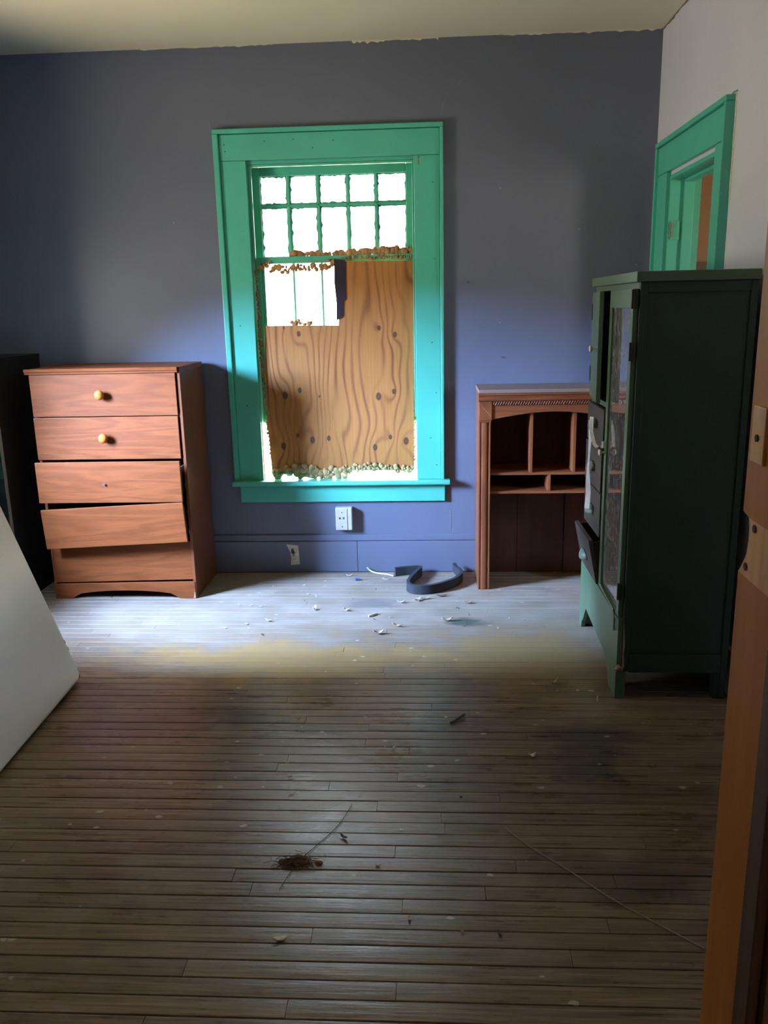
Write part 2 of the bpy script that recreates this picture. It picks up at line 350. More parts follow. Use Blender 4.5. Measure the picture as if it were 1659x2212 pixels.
def plywood_material():
    t = NT('plywood_face')
    g = t.n('ShaderNodeNewGeometry').outputs['Position']
    s = t.n('ShaderNodeSeparateXYZ'); t.l(g, s.inputs[0]); X, Z = s.outputs['X'], s.outputs['Z']
    knots = [(-0.739,1.285,.005),(-0.663,1.254,.010),(-0.255,1.275,.009),(-0.175,1.241,.010),(-0.748,0.945,.014),(-0.671,0.970,.010),(-0.570,0.937,.005),(-0.265,0.932,.014),(-0.186,0.956,.010),(-0.693,0.736,.008),(-0.616,0.711,.013),(-0.530,0.719,.010),(-0.770,0.681,.013),(-0.289,0.668,.012),(-0.208,0.721,.009),(-0.127,0.699,.014)]
    bend = None; kmask = None; kcore = None
    for i, (kx, kz, r) in enumerate(knots):
        dx = t.math('SUBTRACT', X, kx); dz = t.math('SUBTRACT', Z, kz)
        d2 = t.math('ADD', t.math('MULTIPLY', dx, dx), t.math('MULTIPLY', t.math('MULTIPLY', dz, dz), 0.45))
        gs = t.math('EXPONENT', t.math('MULTIPLY', d2, -1.0/(2*(r*2.6)**2)))
        gs = t.math('MULTIPLY', gs, r*3.0*(1 if i % 2 else -1))
        bend = gs if bend is None else t.math('ADD', bend, gs)
        d = t.math('SQRT', d2); nz = d
        m_ = t.rng(nz, r*0.75, r*1.15, 1, 0); c_ = t.rng(nz, r*0.3, r*0.7, 1, 0)
        kmask = m_ if kmask is None else t.math('MAXIMUM', kmask, m_)
        kcore = c_ if kcore is None else t.math('MAXIMUM', kcore, c_)
    v = t.coord('World', (1, 1, 0.35)); low = t.noise(v, 3.2, 2, 0.45, 0.5)
    phase = t.math('ADD', t.math('ADD', X, bend), t.math('MULTIPLY', low, 0.34))
    lines = t.math('SINE', t.math('MULTIPLY', phase, 150.0))
    lines = t.math('POWER', t.rng(lines, -1, 1), 4.0)
    fib = t.noise(t.coord('World', (120, 1, 4)), 1.0, 4, 0.7)
    base = t.ramp(fib, [(0.3, (0.37, 0.150, 0.034)), (0.7, (0.48, 0.205, 0.052))])
    base = t.mix(t.math('MULTIPLY', lines, t.rng(t.noise(v, 7, 2), 0.35, 0.65, 0.2, 0.95)), base, (0.19, 0.058, 0.014))
    base = t.mix(t.math('MULTIPLY', kmask, 0.9), base, (0.045, 0.012, 0.007))
    base = t.mix(t.math('MULTIPLY', kcore, 0.45), base, (0.20, 0.075, 0.03))
    pk = t.math('GREATER_THAN', t.noise(t.coord('World'), 95, 2), 0.755)
    base = t.mix(t.math('MULTIPLY', pk, 0.7), base, (0.06, 0.03, 0.02))
    t.col(base); t.rough(0.6); t.bump(fib, 0.1, 0.002)
    return t.m
M['ply'] = plywood_material()
M['ply_edge'] = plain('plywood_edge', (0.36, 0.22, 0.11), 0.7)

# ================================================================== the room
D = 4.241; XR = 1.07; XL = -2.30; H = 2.577; YF = 0.85
WX0, WX1, WZ0, WZ1 = -0.876, -0.070, 0.48, 2.072         # back window opening
LY0, LY1 = 2.50, 3.20                                     # left window opening

wb = MB()
wb.box(XL-0.30, WX0, D, D+0.16, -0.05, H).box(WX1, XR+0.12, D, D+0.16, -0.05, H).box(WX0, WX1, D, D+0.16, -0.05, WZ0).box(WX0, WX1, D, D+0.16, WZ1, H)
wall_back = tag(obj('wall_back', wb, M['blue_wall']), 'slate blue painted back wall around the boarded window', 'wall', kind='structure')
wl = MB()
wl.box(XL-0.30, XL, YF-0.14, LY0, -0.05, H).box(XL-0.30, XL, LY1, D, -0.05, H).box(XL-0.30, XL, LY0, LY1, -0.05, 0.5).box(XL-0.30, XL, LY0, LY1, 2.07, H)  # unseen wall built deep so the window reveal blocks grazing light
wall_left = tag(obj('wall_left', wl, M['blue_wall']), 'slate blue wall on the left, out of the picture', 'wall', kind='structure')
DY0, DY1, DZ1 = 3.335, 3.972, 1.915
wr = MB()
wr.box(XR, XR+0.12, YF-0.14, DY0, -0.05, H).box(XR, XR+0.12, DY1, D, -0.05, H).box(XR, XR+0.12, DY0, DY1, DZ1, H)
wall_right = tag(obj('wall_right', wr, M['grey_wall']), 'pale grey wall on the right around the green doorway', 'wall', kind='structure')
wf = MB()
wf.box(XL, -0.84, YF-0.14, YF, -0.05, H).box(0.342, XR, YF-0.14, YF, -0.05, H).box(-0.84, 0.342, YF-0.14, YF, 2.06, H)
wall_front = tag(obj('wall_front', wf, M['blue_wall']), 'wall beside the near doorway, out of the picture', 'wall', kind='structure')
ceiling = tag(obj('ceiling', B(XL-0.30, XR+0.12, YF-0.14, D+0.16, H, H+0.1), M['ceiling']), 'cream painted ceiling above the blue wall', 'ceiling', kind='structure')
# ragged paint line where ceiling paint runs over the wall
def ragged(name, x0, x1, mat, amp, base, step, seed, parent):
    r = random.Random(seed); mb = MB(); n = int((x1-x0)/step); pts = []
    for i in range(n+1): pts.append((x0+(x1-x0)*i/n, H-base-amp*max(0, r.gauss(0.3, 0.5))))
    mb.prism([(x1, H-0.0005), (x0, H-0.0005)]+pts, 'y', D-0.002, D-0.0002)
    return obj(name, mb, mat, parent)
ragged('paint_edge', -0.35, 0.05, M['ceiling'], 0.010, 0.003, 0.012, 3, wall_back)
ragged('paint_edge', 0.35, 1.06, M['ceiling'], 0.005, 0.002, 0.02, 5, wall_back)
ragged('paint_edge', -1.35, -0.72, M['ceiling'], 0.003, 0.001, 0.02, 8, wall_back)
# crack along the right wall's ceiling joint
r = random.Random(4); pts = []
for i in range(30): pts.append((D-0.002-i*0.028, H-0.003-0.008*max(0, r.gauss(0.4, 0.5))))
obj('paint_edge', MB().prism([(D-0.81, H-0.0004), (D-0.002, H-0.0004)]+pts, 'x', XR-0.002, XR-0.0003), M['edge_band'], wall_right)
# nails left in the wall
for x, z, s_ in ((0.176,1.485,.005),(0.345,1.29,.003),(0.72,1.72,.004),(0.96,1.68,.004),(0.36,1.12,.003),(1.0,1.55,.003),(-1.25,1.8,.003)):
    obj('nail', MB().lathe([(s_*0.6, 0), (s_*0.6, 0.008), (s_, 0.008), (s_*0.9, 0.011)], (x, D, z), (0, -1, 0), 8), M['steel'], wall_back)
# cracks and plaster scars above and beside the window
def scar(pts, wd, mat, parent):
    mb = MB(); mb.ribbon([(x, D-0.0006, z) for x, z in pts], (wd, 0, 0), (0, 0.0012, 0)); return obj('crack', mb, mat, parent)
M['crack'] = plain('crack_edge', (0.22, 0.23, 0.28), 0.7)
scar([(0.062,2.255),(0.075,2.30),(0.098,2.335),(0.13,2.36),(0.16,2.40)], 0.003, M['crack'], wall_back)
scar([(-1.045,2.25),(-1.04,2.215)], 0.003, M['crack'], wall_back)
scar([(0.085,2.215),(0.10,2.24),(0.125,2.235)], 0.003, M['crack'], wall_back)
scar([(0.098,0.33),(0.104,0.27),(0.10,0.22)], 0.003, M['crack'], wall_back)

bb = struct('baseboard_back', 'blue painted baseboard along the foot of the back wall', 'baseboard', (-0.5, D-0.01, 0))
obj('board', B(XL, -0.395, D-0.016, D, 0.0, 0.1705), M['blue_wall'], bb, 0.002)
obj('board', B(-0.3935, XR, D-0.016, D, 0.0, 0.1705), M['blue_wall'], bb, 0.002)
obj('cap', B(XL, XR, D-0.013, D, 0.1725, 0.206), M['blue_wall'], bb, 0.003)
br = struct('baseboard_right', 'grey baseboard along the right wall behind the green cabinet', 'baseboard', (XR-0.01, 2.0, 0))
obj('board', B(XR-0.016, XR, YF, 3.20, 0.0, 0.17), M['grey_wall'], br, 0.002)

# ---- floor: narrow strips running along X
fl = tag(obj('floor', B(XL-0.1, XR+0.12, YF-0.14, D+0.1, -0.06, -0.014), M['subfloor']), 'worn brown strip wood floor with paint specks', 'floor', kind='structure')
PW = 0.0504
def plank_mesh():
    # unit length along X (0..1), slightly cupped top, eased edges
    hw = PW/2-0.0009; e = 0.0022
    prof = [(-hw, -0.018), (-hw, -e), (-hw+e*0.7, -0.0003), (-hw*0.45, 0.0002), (hw*0.45, 0.0002), (hw-e*0.7, -0.0003), (hw, -e), (hw, -0.018)]
    mb = MB(); mb.prism(prof, 'x', 0.0, 1.0)
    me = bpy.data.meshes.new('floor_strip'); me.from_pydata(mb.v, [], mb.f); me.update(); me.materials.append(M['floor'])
    return me
pm = plank_mesh()
joints = [(-0.688,2.772),(-0.529,2.728),(-0.438,2.574),(-0.484,2.273),(-0.310,2.174),(-0.161,2.074),(-0.101,1.872),(-0.398,3.130),(0.306,2.464),(0.189,2.113),(0.030,1.965),(0.206,1.812),(-0.076,1.664),(-0.503,1.764),(-0.278,1.561),(-0.302,1.361),(-0.449,1.714)]
rows = int((D-0.016-YF+0.13)/PW)+1
rf = random.Random(21)
for i in range(rows):
    yc = D-0.016-PW/2-i*PW
    js = [x for x, y in joints if abs(y-yc) <= PW/2]
    lo = XL+rf.uniform(0.3, 1.2)
    cand = [lo, lo+rf.uniform(1.1, 1.9)]
    cuts = sorted(js + [c for c in cand if all(abs(c-j) > 0.5 for j in js) and c < XR-0.25])
    ends = [XL]+cuts+[XR]
    for a, b in zip(ends[:-1], ends[1:]):
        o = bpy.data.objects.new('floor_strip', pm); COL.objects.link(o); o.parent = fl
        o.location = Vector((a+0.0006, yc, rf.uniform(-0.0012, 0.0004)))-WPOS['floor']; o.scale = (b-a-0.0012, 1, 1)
        o.rotation_euler = (rf.uniform(-0.006, 0.006), 0, 0)

# ---- hall behind the near doorway and the room behind the right doorway
hall = struct('wall_hall', 'dim hall behind the camera', 'wall', (0, -0.4, 0))
obj('hall_shell', MB().box(-1.7, 1.7, -1.5, -1.4, 0, H).box(-1.7, -1.6, -1.4, YF-0.14, 0, H).box(1.6, 1.7, -1.4, YF-0.14, 0, H), M['dark_wall'], hall)
obj('hall_floor', B(-1.6, 1.6, -1.4, YF-0.14, -0.06, 0.0), M['floor'], hall)
obj('hall_ceiling', B(-1.7, 1.7, -1.5, YF-0.14, H, H+0.1), M['dark_wall'], hall)
nr = struct('wall_next_room', 'brown wall of the next room seen through the doorway', 'wall', (1.9, 3.4, 0))
obj('next_wall', MB().box(XR+0.12, 2.7, D+0.16, D+0.26, 0, H).box(XR+0.12, 2.7, 2.1, 2.2, 0, H)
    .box(2.6, 2.7, 2.2, 2.45, 0, H).box(2.6, 2.7, 2.85, D+0.16, 0, H).box(2.6, 2.7, 2.45, 2.85, 0, 1.1).box(2.6, 2.7, 2.45, 2.85, 1.8, H), M['brown_wall'], nr)  # unseen gap in the far wall, added to let light in
obj('chair_rail', B(XR+0.12, 2.6, D+0.138, D+0.159, 1.36, 1.56), M['dark_stop'], nr)
obj('next_ceiling', B(XR+0.12, 2.7, 2.1, D+0.26, H, H+0.1), M['brown_wall'], nr)
obj('next_floor', B(XR+0.12, 2.7, 2.1, D+0.26, -0.06, 0), M['floor'], nr)

# ================================================================== back window
W1 = struct('window_1', 'green framed window in the blue wall, half boarded with plywood', 'window', (-0.47, D, 0.48))
T = M['teal']
obj('casing', B(-1.000, WX0, D-0.020, D, 0.507, 2.072), T, W1, 0.002)
obj('casing', B(WX1, 0.052, D-0.020, D, 0.507, 2.072), T, W1, 0.002)
obj('head_casing', B(-1.000, 0.052, D-0.021, D, 2.0735, 2.190), T, W1, 0.002)
obj('back_band', B(-1.028, -1.001, D-0.036, D, 0.507, 2.192), T, W1, 0.004)
obj('back_band', B(0.053, 0.070, D-0.036, D, 0.507, 2.192), T, W1, 0.004)
obj('back_band', B(-1.028, 0.070, D-0.036, D, 2.1925, 2.213), T, W1, 0.004)
obj('stool', MB().prism([(D-0.058, 0.482), (D-0.063, 0.488), (D-0.063, 0.501), (D-0.057, 0.507), (D+0.075, 0.507), (D+0.075, 0.482)], 'x', -1.036, 0.098), T, W1, 0.002)
obj('apron', B(-1.004, 0.073, D-0.020, D, 0.388, 0.4815), T, W1, 0.003)
# jambs, stops
for x0, x1 in ((WX0-0.02, WX0+0.003), (WX1-0.003, WX1+0.02)):
    obj('jamb', B(x0, x1, D+0.0005, D+0.088, 0.80, 2.06), T, W1)
    obj('outer_jamb', MB().box(x0, x1, D+0.0005, D+0.16, 0.507, 0.80).box(x0, x1, D+0.088, D+0.16, 0.80, 2.06), M['raw_jamb'], W1)
obj('head_jamb', B(WX0, WX1, D+0.0005, D+0.16, 2.058, 2.075), T, W1)
obj('outer_sill', MB().prism([(D+0.076, 0.500), (D+0.20, 0.470), (D+0.20, 0.44), (D+0.076, 0.44)], 'x', WX0, WX1), M['raw_jamb'], W1)
obj('stop', B(WX0+0.004, WX0+0.018, D+0.004, D+0.021, 1.62, 2.057), T, W1, 0.003)
obj('stop', B(WX1-0.010, WX1-0.0035, D+0.004, D+0.021, 0.83, 2.057), T, W1, 0.002)
obj('stop', B(WX0+0.02, WX1-0.012, D+0.004, D+0.021, 2.046, 2.057), T, W1, 0.003)
# upper sash
TD = M['teal_dark']
US = obj('upper_sash', MB().box(WX0+0.004, -0.834, D+0.086, D+0.118, 1.60, 2.056).box(-0.112, WX1-0.004, D+0.086, D+0.118, 1.60, 2.056)
         .box(-0.834, -0.112, D+0.086, D+0.118, 2.014, 2.056).box(-0.834, -0.112, D+0.086, D+0.118, 1.60, 1.628), TD, W1, 0.003)
cols = [(-0.834,-0.703),(-0.686,-0.554),(-0.538,-0.406),(-0.392,-0.265),(-0.251,-0.112)]
rowsz = [(1.628, 1.866), (1.884, 2.014)]
for a, b in zip(cols[:-1], cols[1:]):
    xm = (a[1]+b[0])/2
    obj('muntin', MB().prism([(xm-0.008, D+0.100), (xm-0.0035, D+0.088), (xm+0.0035, D+0.088), (xm+0.008, D+0.100), (xm+0.003, D+0.114), (xm-0.003, D+0.114)], 'z', 1.628, 2.014), TD, US)
obj('muntin', MB().prism([(D+0.100, 1.867), (D+0.088, 1.872), (D+0.088, 1.879), (D+0.100, 1.884), (D+0.114, 1.878), (D+0.114, 1.872)], 'x', -0.834, -0.112), TD, US)
rp_ = random.Random(5)
for c in cols:
    for z0, z1 in rowsz:
        obj('pane', B(c[0]-0.004, c[1]+0.004, D+0.101, D+0.1035, z0-0.003, z1+0.003), M['glass'], US)
        # old glazing paint smeared over the pane's edges
        for side in ('t', 'b', 'l', 'r'):
            pts = []; n = 14
            for i in range(n+1):
                u = i/n; d_ = 0.0035+0.005*max(0, rp_.gauss(0.1, 0.6))
                if side in 'tb': pts.append((c[0]+(c[1]-c[0])*u, (z1-d_) if side == 't' else z0+d_))
                else: pts.append(((c[0]+d_) if side == 'l' else (c[1]-d_), z0+(z1-z0)*u))
            e = {'t': [(c[1], z1+.001), (c[0], z1+.001)], 'b': [(c[1], z0-.001), (c[0], z0-.001)], 'l': [(c[0]-.001, z1), (c[0]-.001, z0)], 'r': [(c[1]+.001, z1), (c[1]+.001, z0)]}[side]
            obj('paint_smear', MB().prism(pts+e, 'y', D+0.0992, D+0.1006), TD, US)
# lower sash (top part, the rest behind the plywood)
LS = obj('lower_sash', MB().box(WX0+0.004, -0.842, D+0.045, D+0.078, 0.800, 1.632).box(-0.112, WX1-0.004, D+0.045, D+0.078, 0.80, 1.632)
         .box(-0.842, -0.112, D+0.045, D+0.078, 1.598, 1.632).box(-0.842, -0.112, D+0.045, D+0.078, 0.80, 0.85), TD, W1, 0.003)
lcols = [(-0.842,-0.812),(-0.812,-0.684),(-0.672,-0.542),(-0.530,-0.392)]
for xm in (-0.678, -0.536, -0.39, -0.25):
    obj('muntin', MB().prism([(xm-0.007, D+0.060), (xm-0.0035, D+0.047), (xm+0.0035, D+0.047), (xm+0.007, D+0.060), (xm+0.003, D+0.074), (xm-0.003, D+0.074)], 'z', 0.85, 1.598), TD, LS)
obj('inner_stile', B(-0.842, -0.826, D+0.050, D+0.074, 0.85, 1.598), TD, LS, 0.002)
for x0, x1 in ((-0.83,-0.681),(-0.675,-0.539),(-0.533,-0.393),(-0.387,-0.253),(-0.247,-0.108)):
    obj('pane', B(x0, x1, D+0.061, D+0.0635, 0.846, 1.602), M['glass'], LS)
# nail holes and splits in the casing
for x, z in ((-0.975,2.145),(-0.972,2.115),(-0.78,2.155),(-0.64,2.16),(-0.55,2.12),(-0.45,2.15),(0.02,1.95),(0.025,1.6),(0.01,1.2),(0.03,0.95),(0.0,0.72),(-0.95,1.3),(-0.94,0.9),(0.03,0.58)):
    obj('nail_hole', B(x-0.003, x+0.003, D-0.0216, D-0.018, z-0.002, z+0.002), M['dark_inside'], W1)
obj('nail', MB().tube([(-0.045, D-0.02, 2.065), (-0.046, D-0.05, 2.062), (-0.047, D-0.054, 2.04), (-0.047, D-0.050, 2.025)], 0.0022, 6), M['rust'], W1)

# plywood
PLY = tag(obj('plywood_board', MB().prism([(-0.838,0.548),(-0.087,0.545),(-0.078,1.597),(-0.447,1.600),(-0.458,1.292),(-0.832,1.297),(-0.846,1.08),(-0.848,0.81)], 'y', D+0.022, D+0.034), M['ply']),
          'L-shaped knotty plywood sheet boarding up the lower window', 'plywood')
tag(obj('purple_strip', MB().prism([(-0.470,1.612),(-0.415,1.607),(-0.417,1.416),(-0.430,1.412),(-0.434,1.335),(-0.468,1.316),(-0.465,1.40),(-0.472,1.5)], 'y', D+0.0165, D+0.0205), M['purple']),
    'dark purple strip along the cut edge of the plywood', 'strip')
# spray foam
def foam(name, label, mat, path, n, r0, r1, seed, zs=0.0, parent=None):
    q = random.Random(seed); mb = MB()
    for i in range(n):
        u = i/(n-1)*(len(path)-1); k = min(int(u), len(path)-2); f_ = u-k
        p = [path[k][j]*(1-f_)+path[k+1][j]*f_ for j in range(3)]
        r_ = q.uniform(r0, r1)
        mb.blob((p[0]+q.uniform(-.006,.006), p[1]+q.uniform(-.004,.004), p[2]+q.gauss(0, zs)), r_*q.uniform(.8,1.5), r_*q.uniform(.6,1.0), r_*q.uniform(.7,1.4), 8, 6, 0.18, q)
    if parent: return obj(name, mb, mat, parent, subsurf=1, label=label)
    return tag(obj(name, mb, mat, subsurf=1), label, 'spray foam')
foam('spray_foam', 'lumpy orange spray foam bead on top of the meeting rail', M['foam_top'], [(-0.68,D+.062,1.640),(-0.40,D+.062,1.637),(-0.25,D+.060,1.650),(-0.082,D+.060,1.640)], 46, .011, .020, 2, .004)
foam('spray_foam', 'dripping tan spray foam under the meeting rail, left side', M['foam_top'], [(-0.855,D+.036,1.590),(-0.75,D+.036,1.575),(-0.66,D+.036,1.572),(-0.57,D+.036,1.578),(-0.475,D+.036,1.588)], 44, .007, .014, 3, .012)
foam('spray_foam', 'thin crust of tan spray foam along the plywood top edge', M['foam_top'], [(-0.43,D+.040,1.614),(-0.25,D+.040,1.616),(-0.085,D+.040,1.617)], 40, .004, .008, 4, .003)
foam('spray_foam', 'small orange spray foam curl at the notch in the plywood', M['foam_top'], [(-0.70,D+.036,1.302),(-0.655,D+.036,1.312),(-0.60,D+.036,1.300)], 18, .006, .012, 5, .006)
foam('foam_bead', 'thick pale spray foam along the bottom of the plywood', M['foam_low'], [(-0.825,D+.020,0.540),(-0.70,D+.016,0.543),(-0.60,D+.016,0.541),(-0.44,D+.018,0.536)], 150, .008, .018, 6, .014, PLY)
foam('foam_bead', 'crusty yellow spray foam at the bottom right of the plywood', M['foam_low'], [(-0.46,D+.020,0.550),(-0.40,D+.018,0.564),(-0.25,D+.018,0.562),(-0.095,D+.020,0.550)], 110, .005, .011, 7, .009, PLY)
foam('foam_bead', 'yellow spray foam line up the left edge of the plywood', M['foam_low'], [(-0.832,D+.028,0.57),(-0.846,D+.028,0.78),(-0.851,D+.028,0.95),(-0.862,D+.032,1.15),(-0.866,D+.036,1.30),(-0.866,D+.036,1.57)], 110, .004, .009, 8, .004, PLY)
foam('foam_bead', 'thin yellow spray foam bead beside the right casing', M['foam_low'], [(-0.088,D+.028,0.57),(-0.083,D+.028,0.85),(-0.080,D+.028,1.25)], 120, .003, .005, 9, .004, PLY)

# ================================================================== left window (out of frame, the room's main daylight)
W2 = struct('window_2', 'boarded window in the left wall, open panes above', 'window', (XL, 2.85, 0.5))
obj('casing', MB().box(XL, XL+0.02, LY0-0.12, LY0, 0.5, 2.07).box(XL, XL+0.02, LY1, LY1+0.12, 0.5, 2.07).box(XL, XL+0.02, LY0-0.12, LY1+0.12, 2.07, 2.19), T, W2, 0.002)
obj('stool', B(XL-0.08, XL+0.06, LY0-0.14, LY1+0.14, 0.475, 0.50), T, W2, 0.003)
obj('board_panel', B(XL-0.06, XL-0.045, LY0, LY1, 0.5, 0.95), M['ply_edge'], W2)
obj('board_panel', B(XL-0.06, XL-0.045, LY0, LY1, 1.66, 2.07), M['ply_edge'], W2)
SH = obj('sash', MB().box(XL-0.10, XL-0.07, LY0, LY0+0.03, 0.95, 2.07).box(XL-0.10, XL-0.07, LY1-0.03, LY1, 0.95, 2.07).box(XL-0.10, XL-0.07, LY0+0.03, LY1-0.03, 2.03, 2.07), TD, W2, 0.002)

# ================================================================== right doorway
D1 = struct('door_1', 'mint green doorway casing in the grey right wall', 'doorway', (XR, 3.65, 0))
obj('casing', B(XR-0.020, XR, 3.972, 4.118, 0, 1.928), T, D1, 0.002)
obj('casing', B(XR-0.020, XR, 3.222, 3.335, 0, 1.928), T, D1, 0.002)
obj('head_casing', B(XR-0.021, XR, 3.222, 4.118, 1.930, 2.048), T, D1, 0.002)
obj('back_band', B(XR-0.034, XR, 4.119, 4.138, 0, 2.050), T, D1, 0.003)
obj('back_band', B(XR-0.036, XR, 3.204, 3.221, 0, 2.050), T, D1, 0.003)
obj('back_band', B(XR-0.035, XR, 3.204, 4.138, 2.0505, 2.070), T, D1, 0.003)
obj('jamb', B(XR-0.004, XR+0.13, 3.958, 3.9715, 0, 1.91), T, D1)
obj('jamb', B(XR-0.004, XR+0.13, 3.3355, 3.349, 0, 1.91), T, D1)
obj('head_jamb', B(XR-0.004, XR+0.13, 3.349, 3.958, 1.897, 1.914), T, D1)
obj('stop', B(XR+0.055, XR+0.098, 3.944, 3.9575, 0, 1.896), T, D1, 0.002)
obj('stop', B(XR+0.055, XR+0.098, 3.3495, 3.362, 0, 1.896), T, D1, 0.002)
obj('stop', B(XR+0.055, XR+0.098, 3.363, 3.943, 1.882, 1.896), T, D1, 0.002)
for z in (1.700, 1.665):
    hg = obj('hinge_knuckle', MB().tube([(XR+0.006, 3.953, z-0.014), (XR+0.006, 3.953, z+0.014)], 0.008, 10), M['old_metal'], D1)
obj('hinge_leaf', B(XR+0.006, XR+0.045, 3.954, 3.9578, 1.640, 1.722), TD, D1, 0.001)
obj('hinge_leaf', B(XR+0.006, XR+0.045, 3.954, 3.9578, 0.25, 0.33), TD, D1, 0.001)
# split plaster around the casing corners
obj('plaster_tear', MB().ribbon([(XR-0.0008, 3.202, 2.07), (XR-0.0008, 3.195, 1.99), (XR-0.0008, 3.199, 1.93), (XR-0.0008, 3.194, 1.87), (XR-0.0008, 3.199, 1.80), (XR-0.0008, 3.196, 1.72)], (0, 0.012, 0), (0.0016, 0, 0)), M['chip_white'], wall_right)
obj('plaster_tear', MB().ribbon([(XR-0.0008, 3.19, 2.078), (XR-0.0008, 3.23, 2.082), (XR-0.0008, 3.28, 2.072)], (0, 0, 0.005), (0.0016, 0, 0)), M['crack'], wall_right)
obj('plaster_tear', MB().ribbon([(XR-0.0008, 4.12, 2.074), (XR-0.0008, 4.16, 2.083), (XR-0.0008, 4.20, 2.08)], (0, 0, 0.004), (0.0016, 0, 0)), M['crack'], wall_right)

# ================================================================== near doorway jamb
D2 = struct('door_2', 'varnished pine door jamb with an old strike mortise, nearest the viewer', 'doorway', (0.33, 0.79, 0))
JX = 0.322
# jamb profile with the broken-out strike mortise along its room-side edge
mz0, mz1 = 1.106, 1.168
prof = [(0.735, 0.0), (YF, 0.0), (YF, mz0-0.004), (YF-0.008, mz0+0.005), (YF-0.018, mz0+0.02), (YF-0.021, mz0+0.035), (YF-0.020, mz1-0.012), (YF-0.017, mz1-0.004), (YF, mz1-0.001), (YF, 2.055), (0.735, 2.055)]
obj('jamb', MB().prism(prof, 'x', JX, JX+0.0195), M['jamb_wood'], D2)
obj('mortise', MB().prism([(0.752, mz0-0.004), (YF-0.0012, mz0-0.004), (YF-0.0095, mz0+0.005), (YF-0.0192, mz0+0.02), (YF-0.0222, mz0+0.035), (YF-0.0212, mz1-0.012), (YF-0.0182, mz1-0.004), (0.752, mz1-0.004)], 'x', JX-0.0006, JX+0.001), M['pale_wood'], D2)
fb = obj('filler_block', B(JX-0.0032, JX+0.001, 0.805, 0.838, 1.222, 1.278), M['pale_wood'], D2, 0.0012)
obj('screw_hole', MB().lathe([(0.0036, 0), (0.0036, 0.0016), (0.002, 0.0018)], (JX-0.0030, 0.822, 1.247), (-1, 0, 0), 12), M['dark_inside'], fb)
for y, z in ((0.815, 1.157), (0.830, 1.113)):
    obj('screw_hole', MB().lathe([(0.0042, 0), (0.0042, 0.0011), (0.002, 0.0013)], (JX-0.0004, y, z), (-1, 0, 0), 12), M['dark_inside'], D2)
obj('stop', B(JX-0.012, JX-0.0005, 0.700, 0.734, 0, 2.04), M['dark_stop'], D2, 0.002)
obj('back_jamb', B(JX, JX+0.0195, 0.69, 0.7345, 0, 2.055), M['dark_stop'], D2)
obj('jamb', B(-0.8395, -0.82, 0.71, YF, 0, 2.055), M['jamb_wood'], D2)
obj('head_jamb', B(-0.8195, JX-0.0005, 0.735, YF, 2.041, 2.0595), M['jamb_wood'], D2)
obj('casing', B(JX+0.018, JX+0.12, YF+0.0005, YF+0.018, 0, 2.05), M['jamb_wood'], D2, 0.002)

# ================================================================== dresser
DX0, DX1, DYF, DYB, DZT = -1.872, -1.158, 3.815, 4.205, 1.130
dr = thing('chest_of_drawers', 'cherry brown chest of drawers with crooked lower drawers, left of the window', 'dresser', (-1.515, 4.0, 0))
WD, WS = M['dresser'], M['dresser_side']
obj('side_panel', B(DX1-0.014, DX1, DYF+0.004, DYB, 0, 1.106), WS, dr, 0.0015)
obj('side_panel', B(DX0, DX0+0.014, DYF+0.004, DYB, 0, 1.106), WS, dr, 0.0015)
obj('back_panel', B(DX0+0.014, DX1-0.014, DYB-0.008, DYB, 0.02, 1.106), M['dark_inside'], dr)
tp = obj('top_board', B(DX0-0.004, DX1+0.002, DYF-0.004, DYB, 1.1065, DZT), WD, dr, 0.002)
obj('front_moulding', MB().prism([(DYF-0.004, 1.104), (DYF-0.012, 1.106), (DYF-0.013, 1.114), (DYF-0.018, 1.117), (DYF-0.020, 1.128), (DYF-0.017, 1.131), (DYF-0.004, 1.131)], 'x', DX0-0.014, DX1-0.006), WD, tp)
for z in (0.085, 0.27, 0.50, 0.70, 0.90):
    obj('rail', B(DX0+0.0145, DX1-0.0145, DYF+0.03, DYF+0.08, z-0.008, z+0.004), M['dark_inside'], dr)
base = []
for i in range(13):
    u = i/12; base.append((DX0+0.085+u*(DX1-DX0-0.17), 0.010+0.032*math.sin(math.pi*u)**0.5 if 0 < u < 1 else 0.002))
obj('base_board', MB().prism([(DX0, 0), (DX0+0.078, 0)]+base+[(DX1-0.016-0.070, 0), (DX1-0.006, 0), (DX1-0.006, 0.086), (DX0, 0.076)], 'y', DYF, DYF+0.014), WD, dr, 0.0012)
obj('chipped_corner', MB().prism([(DX1-0.017, 0.003), (DX1-0.0065, 0.001), (DX1-0.0062, 0.032), (DX1-0.010, 0.034), (DX1-0.012, 0.022)], 'y', DYF-0.0006, DYF+0.001), M['chip_wood'], dr)
